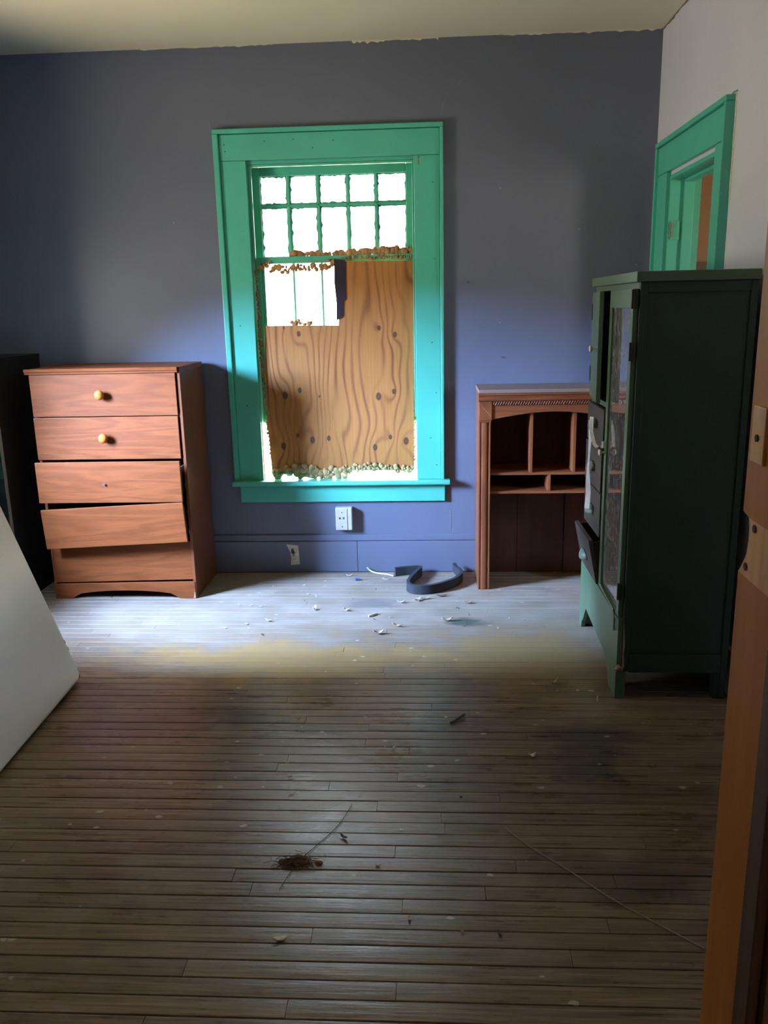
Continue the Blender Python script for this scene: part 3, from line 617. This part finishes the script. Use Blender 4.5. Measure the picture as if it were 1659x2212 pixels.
def drawer(z0, z1, yf, hard, rot=0.0, xoff=0.0):
    x0, x1 = -1.872+xoff, -1.178+xoff; xm = (x0+x1)/2; zm = (z0+z1)/2
    f = obj('drawer', B(x0, x1, yf, yf+0.016, z0, z1), WD, dr, 0.002, origin=(xm, yf+0.008, zm))
    for s_ in (x0+0.022, x1-0.034):
        obj('drawer_side', B(s_, s_+0.012, yf+0.0165, yf+0.34, z0+0.02, z1-0.045), M['edge_band'], f)
    obj('drawer_bottom', B(x0+0.036, x1-0.036, yf+0.0165, yf+0.34, z0+0.022, z0+0.027), M['edge_band'], f)
    if hard == 'knob':
        obj('knob', MB().lathe([(0.009, 0), (0.009, 0.010), (0.016, 0.013), (0.0225, 0.021), (0.0225, 0.029), (0.017, 0.037), (0.007, 0.041)], (xm-0.010, yf, zm+0.003), (0, -1, 0), 18), M['oak_knob'], f)
    elif hard == 'screw':
        obj('screw', MB().lathe([(0.003, 0), (0.003, 0.006), (0.006, 0.0065), (0.005, 0.0085)], (xm-0.020, yf, zm-0.008), (0, -1, 0), 12), M['steel'], f)
    f.rotation_euler = (0, rot, 0)
    return f
drawer(0.907, 1.1035, DYF-0.004, 'knob')
drawer(0.7015, 0.903, DYF-0.004, 'knob', 0, -0.002)
drawer(0.503, 0.699, 3.752, 'screw', 0, 0.006)
drawer(0.2905, 0.4845, 3.752, None, -0.048, 0.010)
drawer(0.090, 0.284, DYF+0.004, None, -0.020, 0.008)
for z in (0.895, 0.555, 0.425, 0.33):
    obj('slide', B(DX1-0.0185, DX1-0.0145, DYF+0.01, DYB-0.03, z, z+0.022), M['steel'], dr)

# ================================================================== hutch
hu = thing('desk_hutch', 'reddish wooden desk hutch with pigeonholes standing on the floor by the window', 'hutch', (0.58, 4.08, 0))
HX0, HX1, HYF, HYB, HZ = 0.230, 0.934, 3.935, 4.222, 0.990
HW, HV = M['book'], M['book_v']
obj('side_panel', B(HX0, HX0+0.016, HYF+0.018, HYB, 0, 0.972), HV, hu, 0.001)
obj('side_panel', B(HX1-0.016, HX1, HYF+0.018, HYB, 0, 0.972), HV, hu, 0.001)
obj('top_board', B(HX0-0.003, HX1+0.003, HYF-0.012, HYB, 0.9725, HZ), M['book_top'], hu, 0.002)
obj('cornice', MB().prism([(HYF+0.018, 0.972), (HYF-0.014, 0.972), (HYF-0.014, 0.964), (HYF-0.007, 0.960), (HYF-0.004, 0.950), (HYF-0.008, 0.946), (HYF-0.008, 0.940), (HYF-0.001, 0.934), (HYF+0.018, 0.934)], 'x', HX0-0.003, HX1+0.003), HW, hu)
rope = obj('rope_moulding', B(HX0+0.061, HX1-0.061, HYF+0.002, HYF+0.018, 0.914, 0.9335), M['book_back'], hu)
x = HX0+0.068
while x < HX1-0.070:
    obj('rope_twist', MB().tube([(x-0.0045, HYF+0.0015, 0.9165), (x+0.0045, HYF+0.0015, 0.931)], 0.0029, 6), HW, rope); x += 0.0118
# arched valance
arch = []
for i in range(21):
    u = i/20; arch.append((HX0+0.061+u*(HX1-HX0-0.122), 0.848+0.034*math.sin(math.pi*u)))
obj('valance', MB().prism([(HX1-0.061, 0.9138), (HX0+0.061, 0.9138)]+arch, 'y', HYF+0.003, HYF+0.016), HW, hu, 0.001)
for x0 in (HX0, HX1-0.060):
    blk = obj('corner_block', B(x0, x0+0.060, HYF-0.004, HYF+0.0175, 0.846, 0.9335), HW, hu, 0.0015)
    obj('scratch', MB().ribbon([(x0+0.006, HYF-0.0045, 0.925), (x0+0.018, HYF-0.0045, 0.905), (x0+0.040, HYF-0.0045, 0.882), (x0+0.056, HYF-0.0045, 0.862)], (0, 0, 0.002), (0, 0.0006, 0)), M['chip_wood'], blk)
    obj('pilaster_cap', B(x0-0.001, x0+0.058, HYF-0.003, HYF+0.0175, 0.834, 0.8455), HW, hu, 0.002)
    pf = [(x0, HYF+0.0175), (x0, HYF+0.001), (x0+0.006, HYF+0.001), (x0+0.009, HYF+0.008), (x0+0.012, HYF+0.001), (x0+0.019, HYF-0.001), (x0+0.031, HYF-0.001), (x0+0.038, HYF+0.001), (x0+0.041, HYF+0.009), (x0+0.045, HYF+0.009), (x0+0.048, HYF+0.001), (x0+0.054, HYF+0.001), (x0+0.054, HYF+0.0175)]
    obj('pilaster', MB().prism(pf, 'z', 0, 0.8338), HV, hu)
obj('shelf', B(HX0+0.0165, HX1-0.0165, HYF+0.020, HYB-0.008, 0.575, 0.587), HW, hu, 0.0015)
obj('shelf', B(HX0+0.0165, HX1-0.0165, HYF+0.020, HYB-0.008, 0.483, 0.495), HW, hu, 0.0015)
for x in (0.481, 0.685):
    obj('divider', B(x-0.007, x+0.007, HYF+0.022, HYB-0.008, 0.5875, 0.972), HV, hu, 0.001)
obj('divider', B(0.563, 0.577, HYF+0.022, HYB-0.008, 0.4955, 0.5745), HV, hu, 0.001)
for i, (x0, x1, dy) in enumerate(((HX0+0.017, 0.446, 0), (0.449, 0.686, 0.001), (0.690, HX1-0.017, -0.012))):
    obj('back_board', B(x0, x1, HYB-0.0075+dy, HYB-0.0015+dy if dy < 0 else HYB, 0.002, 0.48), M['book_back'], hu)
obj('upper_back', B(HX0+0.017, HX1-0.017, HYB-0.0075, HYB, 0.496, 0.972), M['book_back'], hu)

# ================================================================== green cabinet
gc = thing('green_cabinet', 'tall dark green painted cabinet with a glass door, in front of the doorway', 'cabinet', (0.85, 3.13, 0))
CX0, CX1, CY0, CY1, CZ = 0.668, 1.034, 2.757, 3.475, 1.437
G, GS = M['green'], M['green_side_shaded']
obj('top_board', B(CX0-0.016, CX1+0.002, CY0-0.012, CY1+0.012, CZ+0.0005, 1.470), G, gc, 0.003)
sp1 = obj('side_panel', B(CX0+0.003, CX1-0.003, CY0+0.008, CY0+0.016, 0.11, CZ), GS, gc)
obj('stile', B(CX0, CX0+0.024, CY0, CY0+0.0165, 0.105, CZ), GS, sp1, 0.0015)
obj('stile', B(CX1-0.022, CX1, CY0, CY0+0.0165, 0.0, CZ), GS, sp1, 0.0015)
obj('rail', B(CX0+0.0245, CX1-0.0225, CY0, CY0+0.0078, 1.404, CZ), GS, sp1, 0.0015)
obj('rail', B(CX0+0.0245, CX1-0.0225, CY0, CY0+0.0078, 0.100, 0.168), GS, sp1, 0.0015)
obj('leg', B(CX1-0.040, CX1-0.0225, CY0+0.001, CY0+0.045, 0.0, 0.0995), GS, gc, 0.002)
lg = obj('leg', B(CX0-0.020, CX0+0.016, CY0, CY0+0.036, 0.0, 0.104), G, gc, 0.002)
obj('chipped_corner', MB().blob((CX0-0.010, CY0+0.003, 0.118), 0.012, 0.010, 0.014, 7, 5, 0.3), M['chip_wood'], gc)
obj('chipped_corner', MB().prism([(CX0+0.0005, 0.10), (CX0+0.010, 0.125), (CX0+0.006, 0.17), (CX0+0.009, 0.20), (CX0+0.0005, 0.30)], 'y', CY0-0.0008, CY0+0.001), M['chip_wood'], gc)
obj('side_panel', B(CX0, CX1, CY1-0.016, CY1, 0.0, CZ), G, gc, 0.002)
obj('back_panel', B(CX1-0.008, CX1-0.0005, CY0+0.0165, CY1-0.0165, 0.06, CZ), M['dark_inside'], gc)
obj('inner_wall', B(CX0+0.012, CX1-0.009, 3.108, 3.120, 0.25, CZ), M['dark_inside'], gc)
obj('shelf', B(CX0+0.012, CX1-0.009, CY0+0.0165, 3.107, 0.28, 0.292), M['dark_inside'], gc)
obj('shelf', B(CX0+0.020, CX1-0.009, CY0+0.0165, 3.107, 0.80, 0.812), M['dark_inside'], gc)
obj('shelf', B(CX0+0.006, CX1-0.009, 3.121, CY1-0.0165, 0.996, 1.008), M['drawer_brown'], gc)
# face frame
obj('face_frame', MB().box(CX0-0.0002, CX0+0.011, CY0+0.017, CY0+0.032, 0.30, CZ).box(CX0-0.0002, CX0+0.011, 3.104, 3.128, 0.30, CZ).box(CX0-0.0002, CX0+0.011, CY1-0.030, CY1-0.0165, 0.30, CZ)
    .box(CX0-0.0002, CX0+0.011, CY0+0.032, 3.104, 1.418, CZ).box(CX0-0.0002, CX0+0.011, 3.128, CY1-0.030, 1.418, CZ).box(CX0-0.006, CX0+0.011, 3.128, CY1-0.030, 0.990, 1.010), G, gc)
obj('base_front', MB().prism([(CY0+0.0005, 0.105), (CY0+0.037, 0.105), (CY0+0.037, 0.0), (2.872, 0.0), (2.905, 0.05), (2.962, 0.090), (3.16, 0.103), (3.350, 0.118), (3.385, 0.075), (3.41, 0.045), (3.43, 0.032), (3.44, 0.0), (CY1+0.012, 0.0), (CY1+0.012, 0.298), (CY0+0.0005, 0.298)], 'x', CX0-0.018, CX0-0.0005), G, gc, 0.0015)
# tall glass door
dx0, dx1 = CX0-0.018, CX0-0.001
gd = obj('door', MB().box(dx0, dx1, 2.770, 2.808, 0.304, 1.417).box(dx0, dx1, 3.084, 3.120, 0.304, 1.417).box(dx0, dx1, 2.808, 3.084, 1.357, 1.417).box(dx0, dx1, 2.808, 3.084, 0.304, 0.318), G, gc, 0.002)
obj('pane', B(dx0+0.008, dx0+0.011, 2.806, 3.086, 0.316, 1.359), M['door_glass'], gd)
obj('patch_board', B(dx0-0.004, dx0-0.0003, 2.765, 3.10, 1.358, 1.416), M['green'], gd, 0.001)
obj('bead', MB().tube([(dx0-0.001, 3.075, 0.320), (dx0-0.003, 2.95, 0.316), (dx0-0.004, 2.82, 0.312), (dx0-0.006, 2.80, 0.29), (dx0-0.005, 2.798, 0.245)], 0.004, 6), M['old_metal'], gd)
obj('knob', MB().lathe([(0.004, 0), (0.004, 0.010), (0.008, 0.012), (0.0125, 0.017), (0.0125, 0.021), (0.006, 0.025)], (dx0, 3.102, 0.832), (-1, 0, 0), 14), M['white_ceramic'], gd)
obj('catch', B(dx0-0.010, dx0, 3.100, 3.118, 0.848, 0.872), M['white_ceramic'], gd, 0.002)
for z in (0.40, 1.22, 1.385):
    obj('hinge', MB().box(dx0-0.002, dx0+0.006, 2.7585, 2.772, z-0.030, z+0.030).tube([(dx0-0.004, 2.768, z-0.030), (dx0-0.004, 2.768, z+0.030)], 0.004, 8), M['black_metal'], gd)
# small upper door, ajar
sd = obj('door', B(dx0, dx1, 3.132, 3.452, 1.012, 1.415), G, gc, 0.002, origin=(dx1, 3.452, 1.012))
obj('knob', MB().lathe([(0.004, 0), (0.004, 0.010), (0.009, 0.012), (0.014, 0.017), (0.014, 0.021), (0.006, 0.025)], (dx0, 3.22, 1.208), (-1, 0, 0), 14), M['white_ceramic'], sd)
obj('keyhole', B(dx0-0.0006, dx0+0.001, 3.158, 3.170, 1.197, 1.213), M['dark_inside'], sd)
for z in (1.10, 1.34):
    obj('hinge', B(dx0-0.003, dx0-0.0002, 3.425, 3.452, z-0.03, z+0.03), M['black_metal'], sd, 0.001)
sd.rotation_euler = (0, 0, -0.11)
# drawers with bin pulls
def cup_pull(y, z, x, parent):
    mb = MB(); mb.sm = True; nu, nv = 12, 6; hw, dp, ht = 0.044, 0.024, 0.034
    for i in range(nu+1):
        a = math.pi*i/nu
        for j in range(nv+1):
            b = math.pi/2*j/nv
            r_ = math.sin(a)
            mb.v.append((x-dp*r_*math.cos(b)-0.0012, y-hw*math.cos(a), z-0.014+ht*math.sin(b)*(0.25+0.75*r_)))
    for i in range(nu):
        for j in range(nv):
            k = i*(nv+1)+j; mb.f.append((k, k+nv+1, k+nv+2, k+1))
    return obj('bin_pull', mb, M['old_metal'], parent, solid=0.0025)
for (z0, z1, pz) in ((0.836, 0.985, 0.915), (0.668, 0.830, 0.745), (0.490, 0.662, 0.570), (0.304, 0.484, 0.385)):
    zl = z0 == 0.304
    f = obj('drawer', B(dx0, dx1, 3.136, 3.450, z0, z1), M['drawer_brown'], gc, 0.002, origin=(dx1, 3.29, z0))
    obj('drawer_side', B(dx1+0.0005, dx1+0.26, 3.142, 3.152, z0+0.012, z1-0.012), M['drawer_brown'], f)
    obj('drawer_side', B(dx1+0.0005, dx1+0.26, 3.434, 3.444, z0+0.012, z1-0.012), M['drawer_brown'], f)
    cup_pull(3.295, pz, dx0, f)
    if zl: f.rotation_euler = (0, -0.20, 0); f.location.x -= 0.006
    else: f.location.x -= random.uniform(0.0, 0.006)
# strap
tag(obj('cotton_strap', MB().ribbon([(0.628,3.262,0.945),(0.626,3.256,0.925),(0.624,3.250,0.895),(0.622,3.25,0.845),(0.620,3.25,0.780),(0.619,3.25,0.735),(0.620,3.25,0.700),(0.623,3.25,0.645),(0.620,3.25,0.580)],
    [(.012,-.012,0),(.014,-.014,0),(.014,-.014,0),(.009,-.009,0),(.006,-.006,0),(.009,-.009,0),(.013,-.013,0),(.016,-.016,0),(.016,-.016,0)], (0.001,0.001,0))
    .ribbon([(0.620,3.252,0.935),(0.617,3.225,0.915),(0.618,3.195,0.885),(0.622,3.165,0.855),(0.628,3.140,0.845),(0.636,3.120,0.852)], (0.013,0,0.004), (0,0.0015,0)), M['white_cloth']),
    'white cotton strap hanging from the drawer pulls of the green cabinet', 'strap')

# ================================================================== black media cabinet at the far left
bc = thing('black_cabinet', 'tall black glass-fronted cabinet at the far left behind the dresser', 'cabinet', (-2.145, 3.98, 0))
bx0, bx1, by0, by1, bz = -2.285, -2.003, 3.745, 4.215, 1.185
obj('side_panel', B(bx1-0.016, bx1, by0, by1, 0, bz-0.018), M['black_wood'], bc, 0.001)
obj('side_panel', B(bx0, bx0+0.016, by0, by1, 0, bz-0.018), M['black_wood'], bc, 0.001)
obj('edge_band', B(bx1-0.0155, bx1-0.0005, by0-0.0016, by0-0.0001, 0.01, bz-0.02), M['edge_band'], bc)
obj('top_board', B(bx0-0.002, bx1+0.004, by0-0.006, by1, bz-0.0175, bz), M['black_wood'], bc, 0.002)
obj('back_panel', B(bx0+0.0165, bx1-0.0165, by1-0.006, by1, 0.0, bz-0.018), M['black_wood'], bc)
for z in (0.03, 0.31, 0.61, 0.90):
    obj('shelf', B(bx0+0.0165, bx1-0.0165, by0+0.02, by1-0.007, z, z+0.014), M['black_wood'], bc)
obj('glass_door', B(bx0+0.018, bx1-0.018, by0+0.002, by0+0.007, 0.625, bz-0.022), M['dark_glass'], bc)
obj('glass_door', B(bx0+0.018, bx1-0.018, by0+0.002, by0+0.007, 0.03, 0.615), M['dark_glass'], bc)

# ================================================================== white enamel panel leaning at the left
pn = thing('appliance_panel', 'large white enamel appliance panel with rounded corners leaning at the left edge', 'panel', (-1.36, 2.4, 0))
def rounded_rect(w_, h_, r_, n=6):
    pts = []
    for cx, cz, a0 in ((w_-r_, r_, -90), (w_-r_, h_-r_, 0), (r_, h_-r_, 90), (r_, r_, 180)):
        for i in range(n+1):
            a = math.radians(a0+90*i/n); pts.append((cx+r_*math.cos(a), cz+r_*math.sin(a)))
    return pts
PWD, PHT, PTH = 1.05, 1.55, 0.045
poly = [(u-PWD, v) for u, v in rounded_rect(PWD, PHT, 0.035)]
mb = MB().prism(poly, 'x', -PTH, 0.0)
loc = WPOS[pn.name]
me = bpy.data.meshes.new('enamel_skin'); me.from_pydata(mb.v, [], mb.f); me.update(); me.materials.append(M['enamel'])
sk = bpy.data.objects.new('enamel_skin', me); COL.objects.link(sk); sk.parent = pn
mod = sk.modifiers.new('bevel', 'BEVEL'); mod.width = 0.012; mod.segments = 3; mod.limit_method = 'ANGLE'; mod.angle_limit = math.radians(40)
LEAN = math.radians(18.2)
rotm = Matrix.Rotation(0.040, 4, 'Z') @ Matrix.Rotation(-LEAN, 4, 'Y')
PMAT = Matrix.Translation(Vector((-1.352, 2.890, PTH*math.sin(LEAN)+0.001))-loc) @ rotm
sk.matrix_local = PMAT
def on_panel(name, mb_, mat):
    me_ = bpy.data.meshes.new(name); me_.from_pydata(mb_.v, [], mb_.f); me_.update(); me_.materials.append(mat)
    o = bpy.data.objects.new(name, me_); COL.objects.link(o); o.parent = pn; o.matrix_local = PMAT; return o
on_panel('rust_chip', MB().prism([(-0.030,0.004),(-0.012,0.003),(-0.004,0.012),(-0.006,0.022),(-0.016,0.012),(-0.026,0.010)], 'x', -0.010, -0.004), M['rust'])
on_panel('rust_chip', MB().prism([(-0.009,0.152),(-0.003,0.150),(-0.003,0.160),(-0.007,0.164)], 'x', -0.008, -0.0008), M['rust'])
on_panel('rust_chip', MB().prism([(-0.006,0.120),(-0.002,0.118),(-0.0015,0.132),(-0.004,0.134)], 'x', -0.009, -0.0015), M['rust'])
on_panel('back_liner', MB().box(-PTH-0.006, -PTH-0.0003, -PWD+0.05, -0.05, 0.05, PHT-0.05), M['beige_plastic'])
# unseen box by the left wall, added to hold up the leaning panel
prop_box = obj('added_panel_support', B(XL, -1.698, 1.95, 2.86, 0.0, 0.80), M['blue_wall'], wall_left, 0.004)

# ================================================================== sockets
ph = thing('phone_jack_box', 'white surface-mounted jack box on the wall under the window', 'wall box', (-0.46, D-0.02, 0.235))
obj('box_body', B(-0.503, -0.415, D-0.038, D, 0.237, 0.360), M['white_plastic'], ph, 0.004)
pl = obj('cover_plate', B(-0.501, -0.440, D-0.043, D-0.0383, 0.240, 0.357), M['white_plastic'], ph, 0.0025)
obj('side_cover', B(-0.4365, -0.4165, D-0.043, D-0.0383, 0.240, 0.357), M['white_plastic'], ph, 0.0025)
obj('jack', B(-0.4835, -0.4755, D-0.0438, D-0.042, 0.299, 0.309), M['black_plastic'], pl)
obj('jack', B(-0.464, -0.4545, D-0.0438, D-0.042, 0.299, 0.310), M['green_plastic'], pl)
for z in (0.335, 0.258):
    obj('screw', MB().lathe([(0.0032, 0), (0.0032, 0.0012), (0.002, 0.0016)], (-0.468, D-0.0428, z), (0, -1, 0), 10), M['black_metal'], pl)
obj('emblem', MB().tube([(-0.475+0.0055*math.cos(a*0.4), D-0.0432, 0.279+0.0065*math.sin(a*0.4)) for a in range(17)], 0.0006, 4), M['beige_plastic'], pl)
ot = thing('power_outlet', 'broken beige power outlet set crooked in the blue baseboard', 'outlet', (-0.74, D-0.018, 0.04))
yo = D-0.016
cvp = obj('cover_plate', MB().prism([(-0.776,0.158),(-0.712,0.152),(-0.708,0.085),(-0.706,0.046),(-0.757,0.040),(-0.752,0.075),(-0.757,0.118),(-0.767,0.138)], 'y', yo-0.006, yo-0.0004), M['beige_plastic'], ot, 0.0015)
obj('scorched_socket', MB().prism([(-0.752,0.116),(-0.746,0.135),(-0.738,0.134),(-0.733,0.122),(-0.729,0.116),(-0.731,0.106),(-0.745,0.106)], 'y', yo-0.0103, yo-0.0060), M['black_plastic'], ot)
obj('socket_face', MB().lathe([(0.0185, 0), (0.0185, 0.0025), (0.017, 0.0035)], (-0.738, yo-0.0058, 0.119), (0, -1, 0), 18), M['beige_plastic'], ot)
so = obj('socket_face', MB().lathe([(0.0180, 0), (0.0180, 0.0025), (0.0165, 0.0035)], (-0.734, yo-0.0058, 0.074), (0, -1, 0), 18), M['beige_plastic'], ot)
for xx in (-0.741, -0.729):
    obj('slot', B(xx-0.0013, xx+0.0013, yo-0.0096, yo-0.009, 0.073, 0.081), M['black_plastic'], so)
obj('screw', MB().lathe([(0.003, 0), (0.003, 0.0012)], (-0.737, yo-0.006, 0.0965), (0, -1, 0), 10), M['black_metal'], ot)

# ================================================================== things on the floor
# dark foam rubber strip, standing on edge in a loop
def smooth(pts, n=6):
    out = []; P = [Vector(p) for p in pts]; P = [2*P[0]-P[1]]+P+[2*P[-1]-P[-2]]
    for i in range(1, len(P)-2):
        for k in range(n):
            t_ = k/n; a, b, c, d = P[i-1], P[i], P[i+1], P[i+2]
            out.append(0.5*((2*b)+(c-a)*t_+(2*a-5*b+4*c-d)*t_*t_+(3*b-a-3*c+d)*t_**3))
    out.append(P[-2]); return out
cen = smooth([(-0.192,4.150,0),(-0.13,4.170,0),(-0.068,4.178,0),(-0.060,4.155,0),(-0.082,4.09,0),(-0.108,4.00,0),(-0.118,3.925,0),(-0.098,3.880,0),(-0.055,3.866,0),(0.0,3.878,0),(0.065,3.925,0),(0.118,3.985,0),(0.148,4.055,0),(0.150,4.115,0),(0.130,4.165,0),(0.118,4.195,0)])
hts = [0.046]*len(cen)
wv = [Vector((0, 0, 0.046)) for _ in cen]; tv = []
for i, p in enumerate(cen):
    tg = (cen[min(i+1, len(cen)-1)]-cen[max(i-1, 0)]).normalized(); tv.append(Vector((-tg.y, tg.x, 0))*0.017)
tag(obj('rubber_strip', MB().ribbon([(p.x, p.y, 0.0245+(0.012 if i > len(cen)-8 else 0)*max(0, (i-len(cen)+8)/8)) for i, p in enumerate(cen)], wv, tv), M['rubber'], bevel=0.002),
    'dark foam rubber strip curled in a loop on the floor under the window', 'rubber strip')
tag(obj('wire', MB().tube(smooth([(-0.345,4.212,0.030),(-0.325,4.205,0.012),(-0.29,4.185,0.006),(-0.235,4.165,0.005),(-0.20,4.138,0.005)]), 0.004, 8), M['chip_white']),
    'thin white wire lying against the baseboard beside the rubber strip', 'wire')
def leaf(name, label, cat, x, y, rz, ln, wd, curl, mat, group=None, z=0.002):
    mb = MB(); mb.sm = True; n = 8
    q = random.Random(int(x*1000)+int(y*777))
    c, s_ = math.cos(rz), math.sin(rz)
    for i in range(n+1):
        u = i/n; ww = wd*math.sin(math.pi*min(0.97, max(0.03, u)))**0.7; zz = z+curl*(2*u-1)**2
        for k in (-1, 0, 1):
            lx, ly = (u-0.5)*ln, k*ww/2; lz = zz+abs(k)*curl*0.45+q.uniform(0, curl*0.2)
            mb.v.append((x+lx*c-ly*s_, y+lx*s_+ly*c, lz))
    for i in range(n):
        for k in range(2):
            a = i*3+k; mb.f.append((a, a+3, a+4, a+1))
    return tag(obj(name, mb, mat, solid=0.0012), label, cat, group)
LF, CW = M['leaf'], M['chip_white']
leaf('dead_leaf', 'largest curled dry leaf scrap in front of the rubber loop', 'leaf', -0.068, 3.772, 0.9, 0.050, 0.016, 0.012, LF)
leaf('dead_leaf', 'dry leaf scrap lying flat, just right of the largest scrap before the loop', 'leaf', -0.030, 3.794, 0.3, 0.045, 0.016, 0.008, LF)
leaf('dead_leaf', 'dark twisted leaf scrap at the right foot of the rubber loop', 'leaf', 0.047, 3.831, 0.2, 0.050, 0.012, 0.007, M['twig'])
leaf('dead_leaf', 'small curled dry leaf in front of the hutch corner', 'leaf', 0.169, 3.738, -0.2, 0.042, 0.016, 0.008, LF)
leaf('dead_leaf', 'star-shaped dry leaf beside the dark green floor stain', 'leaf', 0.067, 3.507, 0.2, 0.052, 0.020, 0.012, LF)
leaf('dead_leaf', 'thin tan leaf curl on the floor, left of the floor stain', 'leaf', -0.155, 3.442, -0.4, 0.048, 0.013, 0.010, LF)
leaf('dead_leaf', 'pale crumpled leaf nearest the viewer below the window', 'leaf', -0.233, 3.355, 0.1, 0.046, 0.022, 0.012, LF)
leaf('dead_leaf', 'pale seed husk left of the rubber loop, below the white wire', 'leaf', -0.241, 4.085, -0.5, 0.038, 0.012, 0.006, CW)
leaf('dead_leaf', 'pale leaf scrap on bare floor in front of the rubber strip bend', 'leaf', -0.148, 3.744, 0.1, 0.036, 0.016, 0.008, CW)
leaf('paint_flake', 'white paint flake against the baseboard under the jack box', 'paint flake', -0.435, 4.150, 0.1, 0.034, 0.020, 0.008, CW)
leaf('paint_flake', 'upright white paint flake on the floor below the outlet', 'paint flake', -0.551, 3.647, 1.3, 0.030, 0.014, 0.014, CW)
leaf('paint_flake', 'rolled white paint flake in the middle of the pale floor', 'paint flake', -0.400, 3.636, -0.5, 0.032, 0.014, 0.010, CW)
leaf('paint_flake', 'flat white paint flake on the pale floor nearer the white panel', 'paint flake', -0.745, 3.508, -0.6, 0.036, 0.014, 0.006, CW)
leaf('paint_flake', 'crumpled grey scrap on the brown floor between window and camera', 'paint flake', 0.309, 2.353, 0.4, 0.026, 0.016, 0.009, CW)
leaf('dead_leaf', 'pale rolled leaf on the nearest floorboards, bottom centre', 'leaf', -0.347, 1.563, 0.2, 0.034, 0.014, 0.005, CW)
leaf('dead_leaf', 'dark curled scrap right of the dust clump', 'leaf', -0.241, 1.933, -0.7, 0.026, 0.009, 0.006, M['twig'])
leaf('dead_leaf', 'dark beetle-like scrap on the floor before the green cabinet', 'leaf', 0.664, 2.297, 0.1, 0.022, 0.010, 0.006, M['twig'])
leaf('dead_leaf', 'tan wood sliver on the floor at the front leg of the green cabinet', 'leaf', 0.586, 2.740, 1.4, 0.050, 0.007, 0.004, LF)
leaf('dead_leaf', 'pinkish curled shaving left of the green cabinet', 'leaf', 0.453, 2.872, 0.9, 0.040, 0.010, 0.010, LF)
tag(obj('bottle_cap', MB().lathe([(0.007, 0), (0.007, 0.012), (0.005, 0.014), (0.005, 0.022)], (-0.395, 4.085, 0.0075), (1, -0.3, 0), 10), M['blue_plastic']), 'tiny blue plastic piece on the floor under the window', 'plastic piece')
tag(obj('cigarette_butt', MB().tube([(-0.290,3.556,0.006), (-0.252,3.590,0.006)], 0.0048, 8), M['chip_white']), 'pale cigarette butt lying on the floor left of the leaf scraps', 'cigarette butt')
tag(obj('twig', MB().tube([(0.060,2.560,0.005), (0.085,2.590,0.006), (0.108,2.617,0.007)], 0.0045, 7), M['twig']), 'short dark stick lying in the middle of the brown floor', 'stick')
rg = random.Random(77)
for i in range(46):
    if i < 34: x, y = rg.uniform(-0.95, 0.45), rg.uniform(3.3, 4.15)
    else: x, y = rg.uniform(-0.5, 0.6), rg.uniform(1.5, 2.9)
    if x > 0.2 and y > 3.85 or (-0.15 < x < 0.19 and y > 3.83): continue
    leaf('paint_flake', 'tiny pale paint flake scattered on the floor', 'paint flake', x, y, rg.uniform(0, 6), rg.uniform(0.007, 0.017), rg.uniform(0.004, 0.009), 0.003, rg.choice([CW, CW, LF, M['twig']]), 'tiny flakes scattered on the floor')
# dust clump
dc = MB(); q = random.Random(9)
for i in range(260):
    cx_, cy_ = (-0.352+q.gauss(0, 0.022), 1.828+q.gauss(0, 0.010)); a = q.uniform(0, 6.28); l_ = q.uniform(0.012, 0.04)
    p0 = Vector((cx_, cy_, q.uniform(0.001, 0.010))); d_ = Vector((math.cos(a), 0.5*math.sin(a), 0))*l_
    dc.tube([p0, p0+d_*0.5+Vector((0, 0, q.uniform(0, 0.006))), p0+d_+Vector((q.uniform(-.006, .006), q.uniform(-.006, .006), -p0.z+0.002))], 0.0006, 3, caps=False)
for i in range(14): dc.blob((-0.352+q.gauss(0, 0.020), 1.828+q.gauss(0, 0.006), 0.004), q.uniform(.006,.014), q.uniform(.004,.008), 0.004, 7, 5, 0.3, q)
tag(obj('dust_clump', dc, M['dust']), 'brown clump of hair and dust on the near floorboards', 'dust clump')
tag(obj('thread', MB().tube(smooth([(-0.232,2.085,0.003),(-0.262,1.985,0.003),(-0.305,1.905,0.003),(-0.345,1.835,0.004),(-0.365,1.775,0.003),(-0.378,1.725,0.003)]), 0.0009, 5), M['dark_thread']),
    'dark hair-thin thread running through the dust clump', 'thread')
tag(obj('string', MB().tube(smooth([(0.191,1.985,0.003),(0.250,1.905,0.003),(0.330,1.820,0.003),(0.415,1.720,0.003),(0.500,1.640,0.003),(0.587,1.563,0.003)]), 0.0013, 5), M['string']),
    'long pale string lying diagonally across the near floor', 'string')
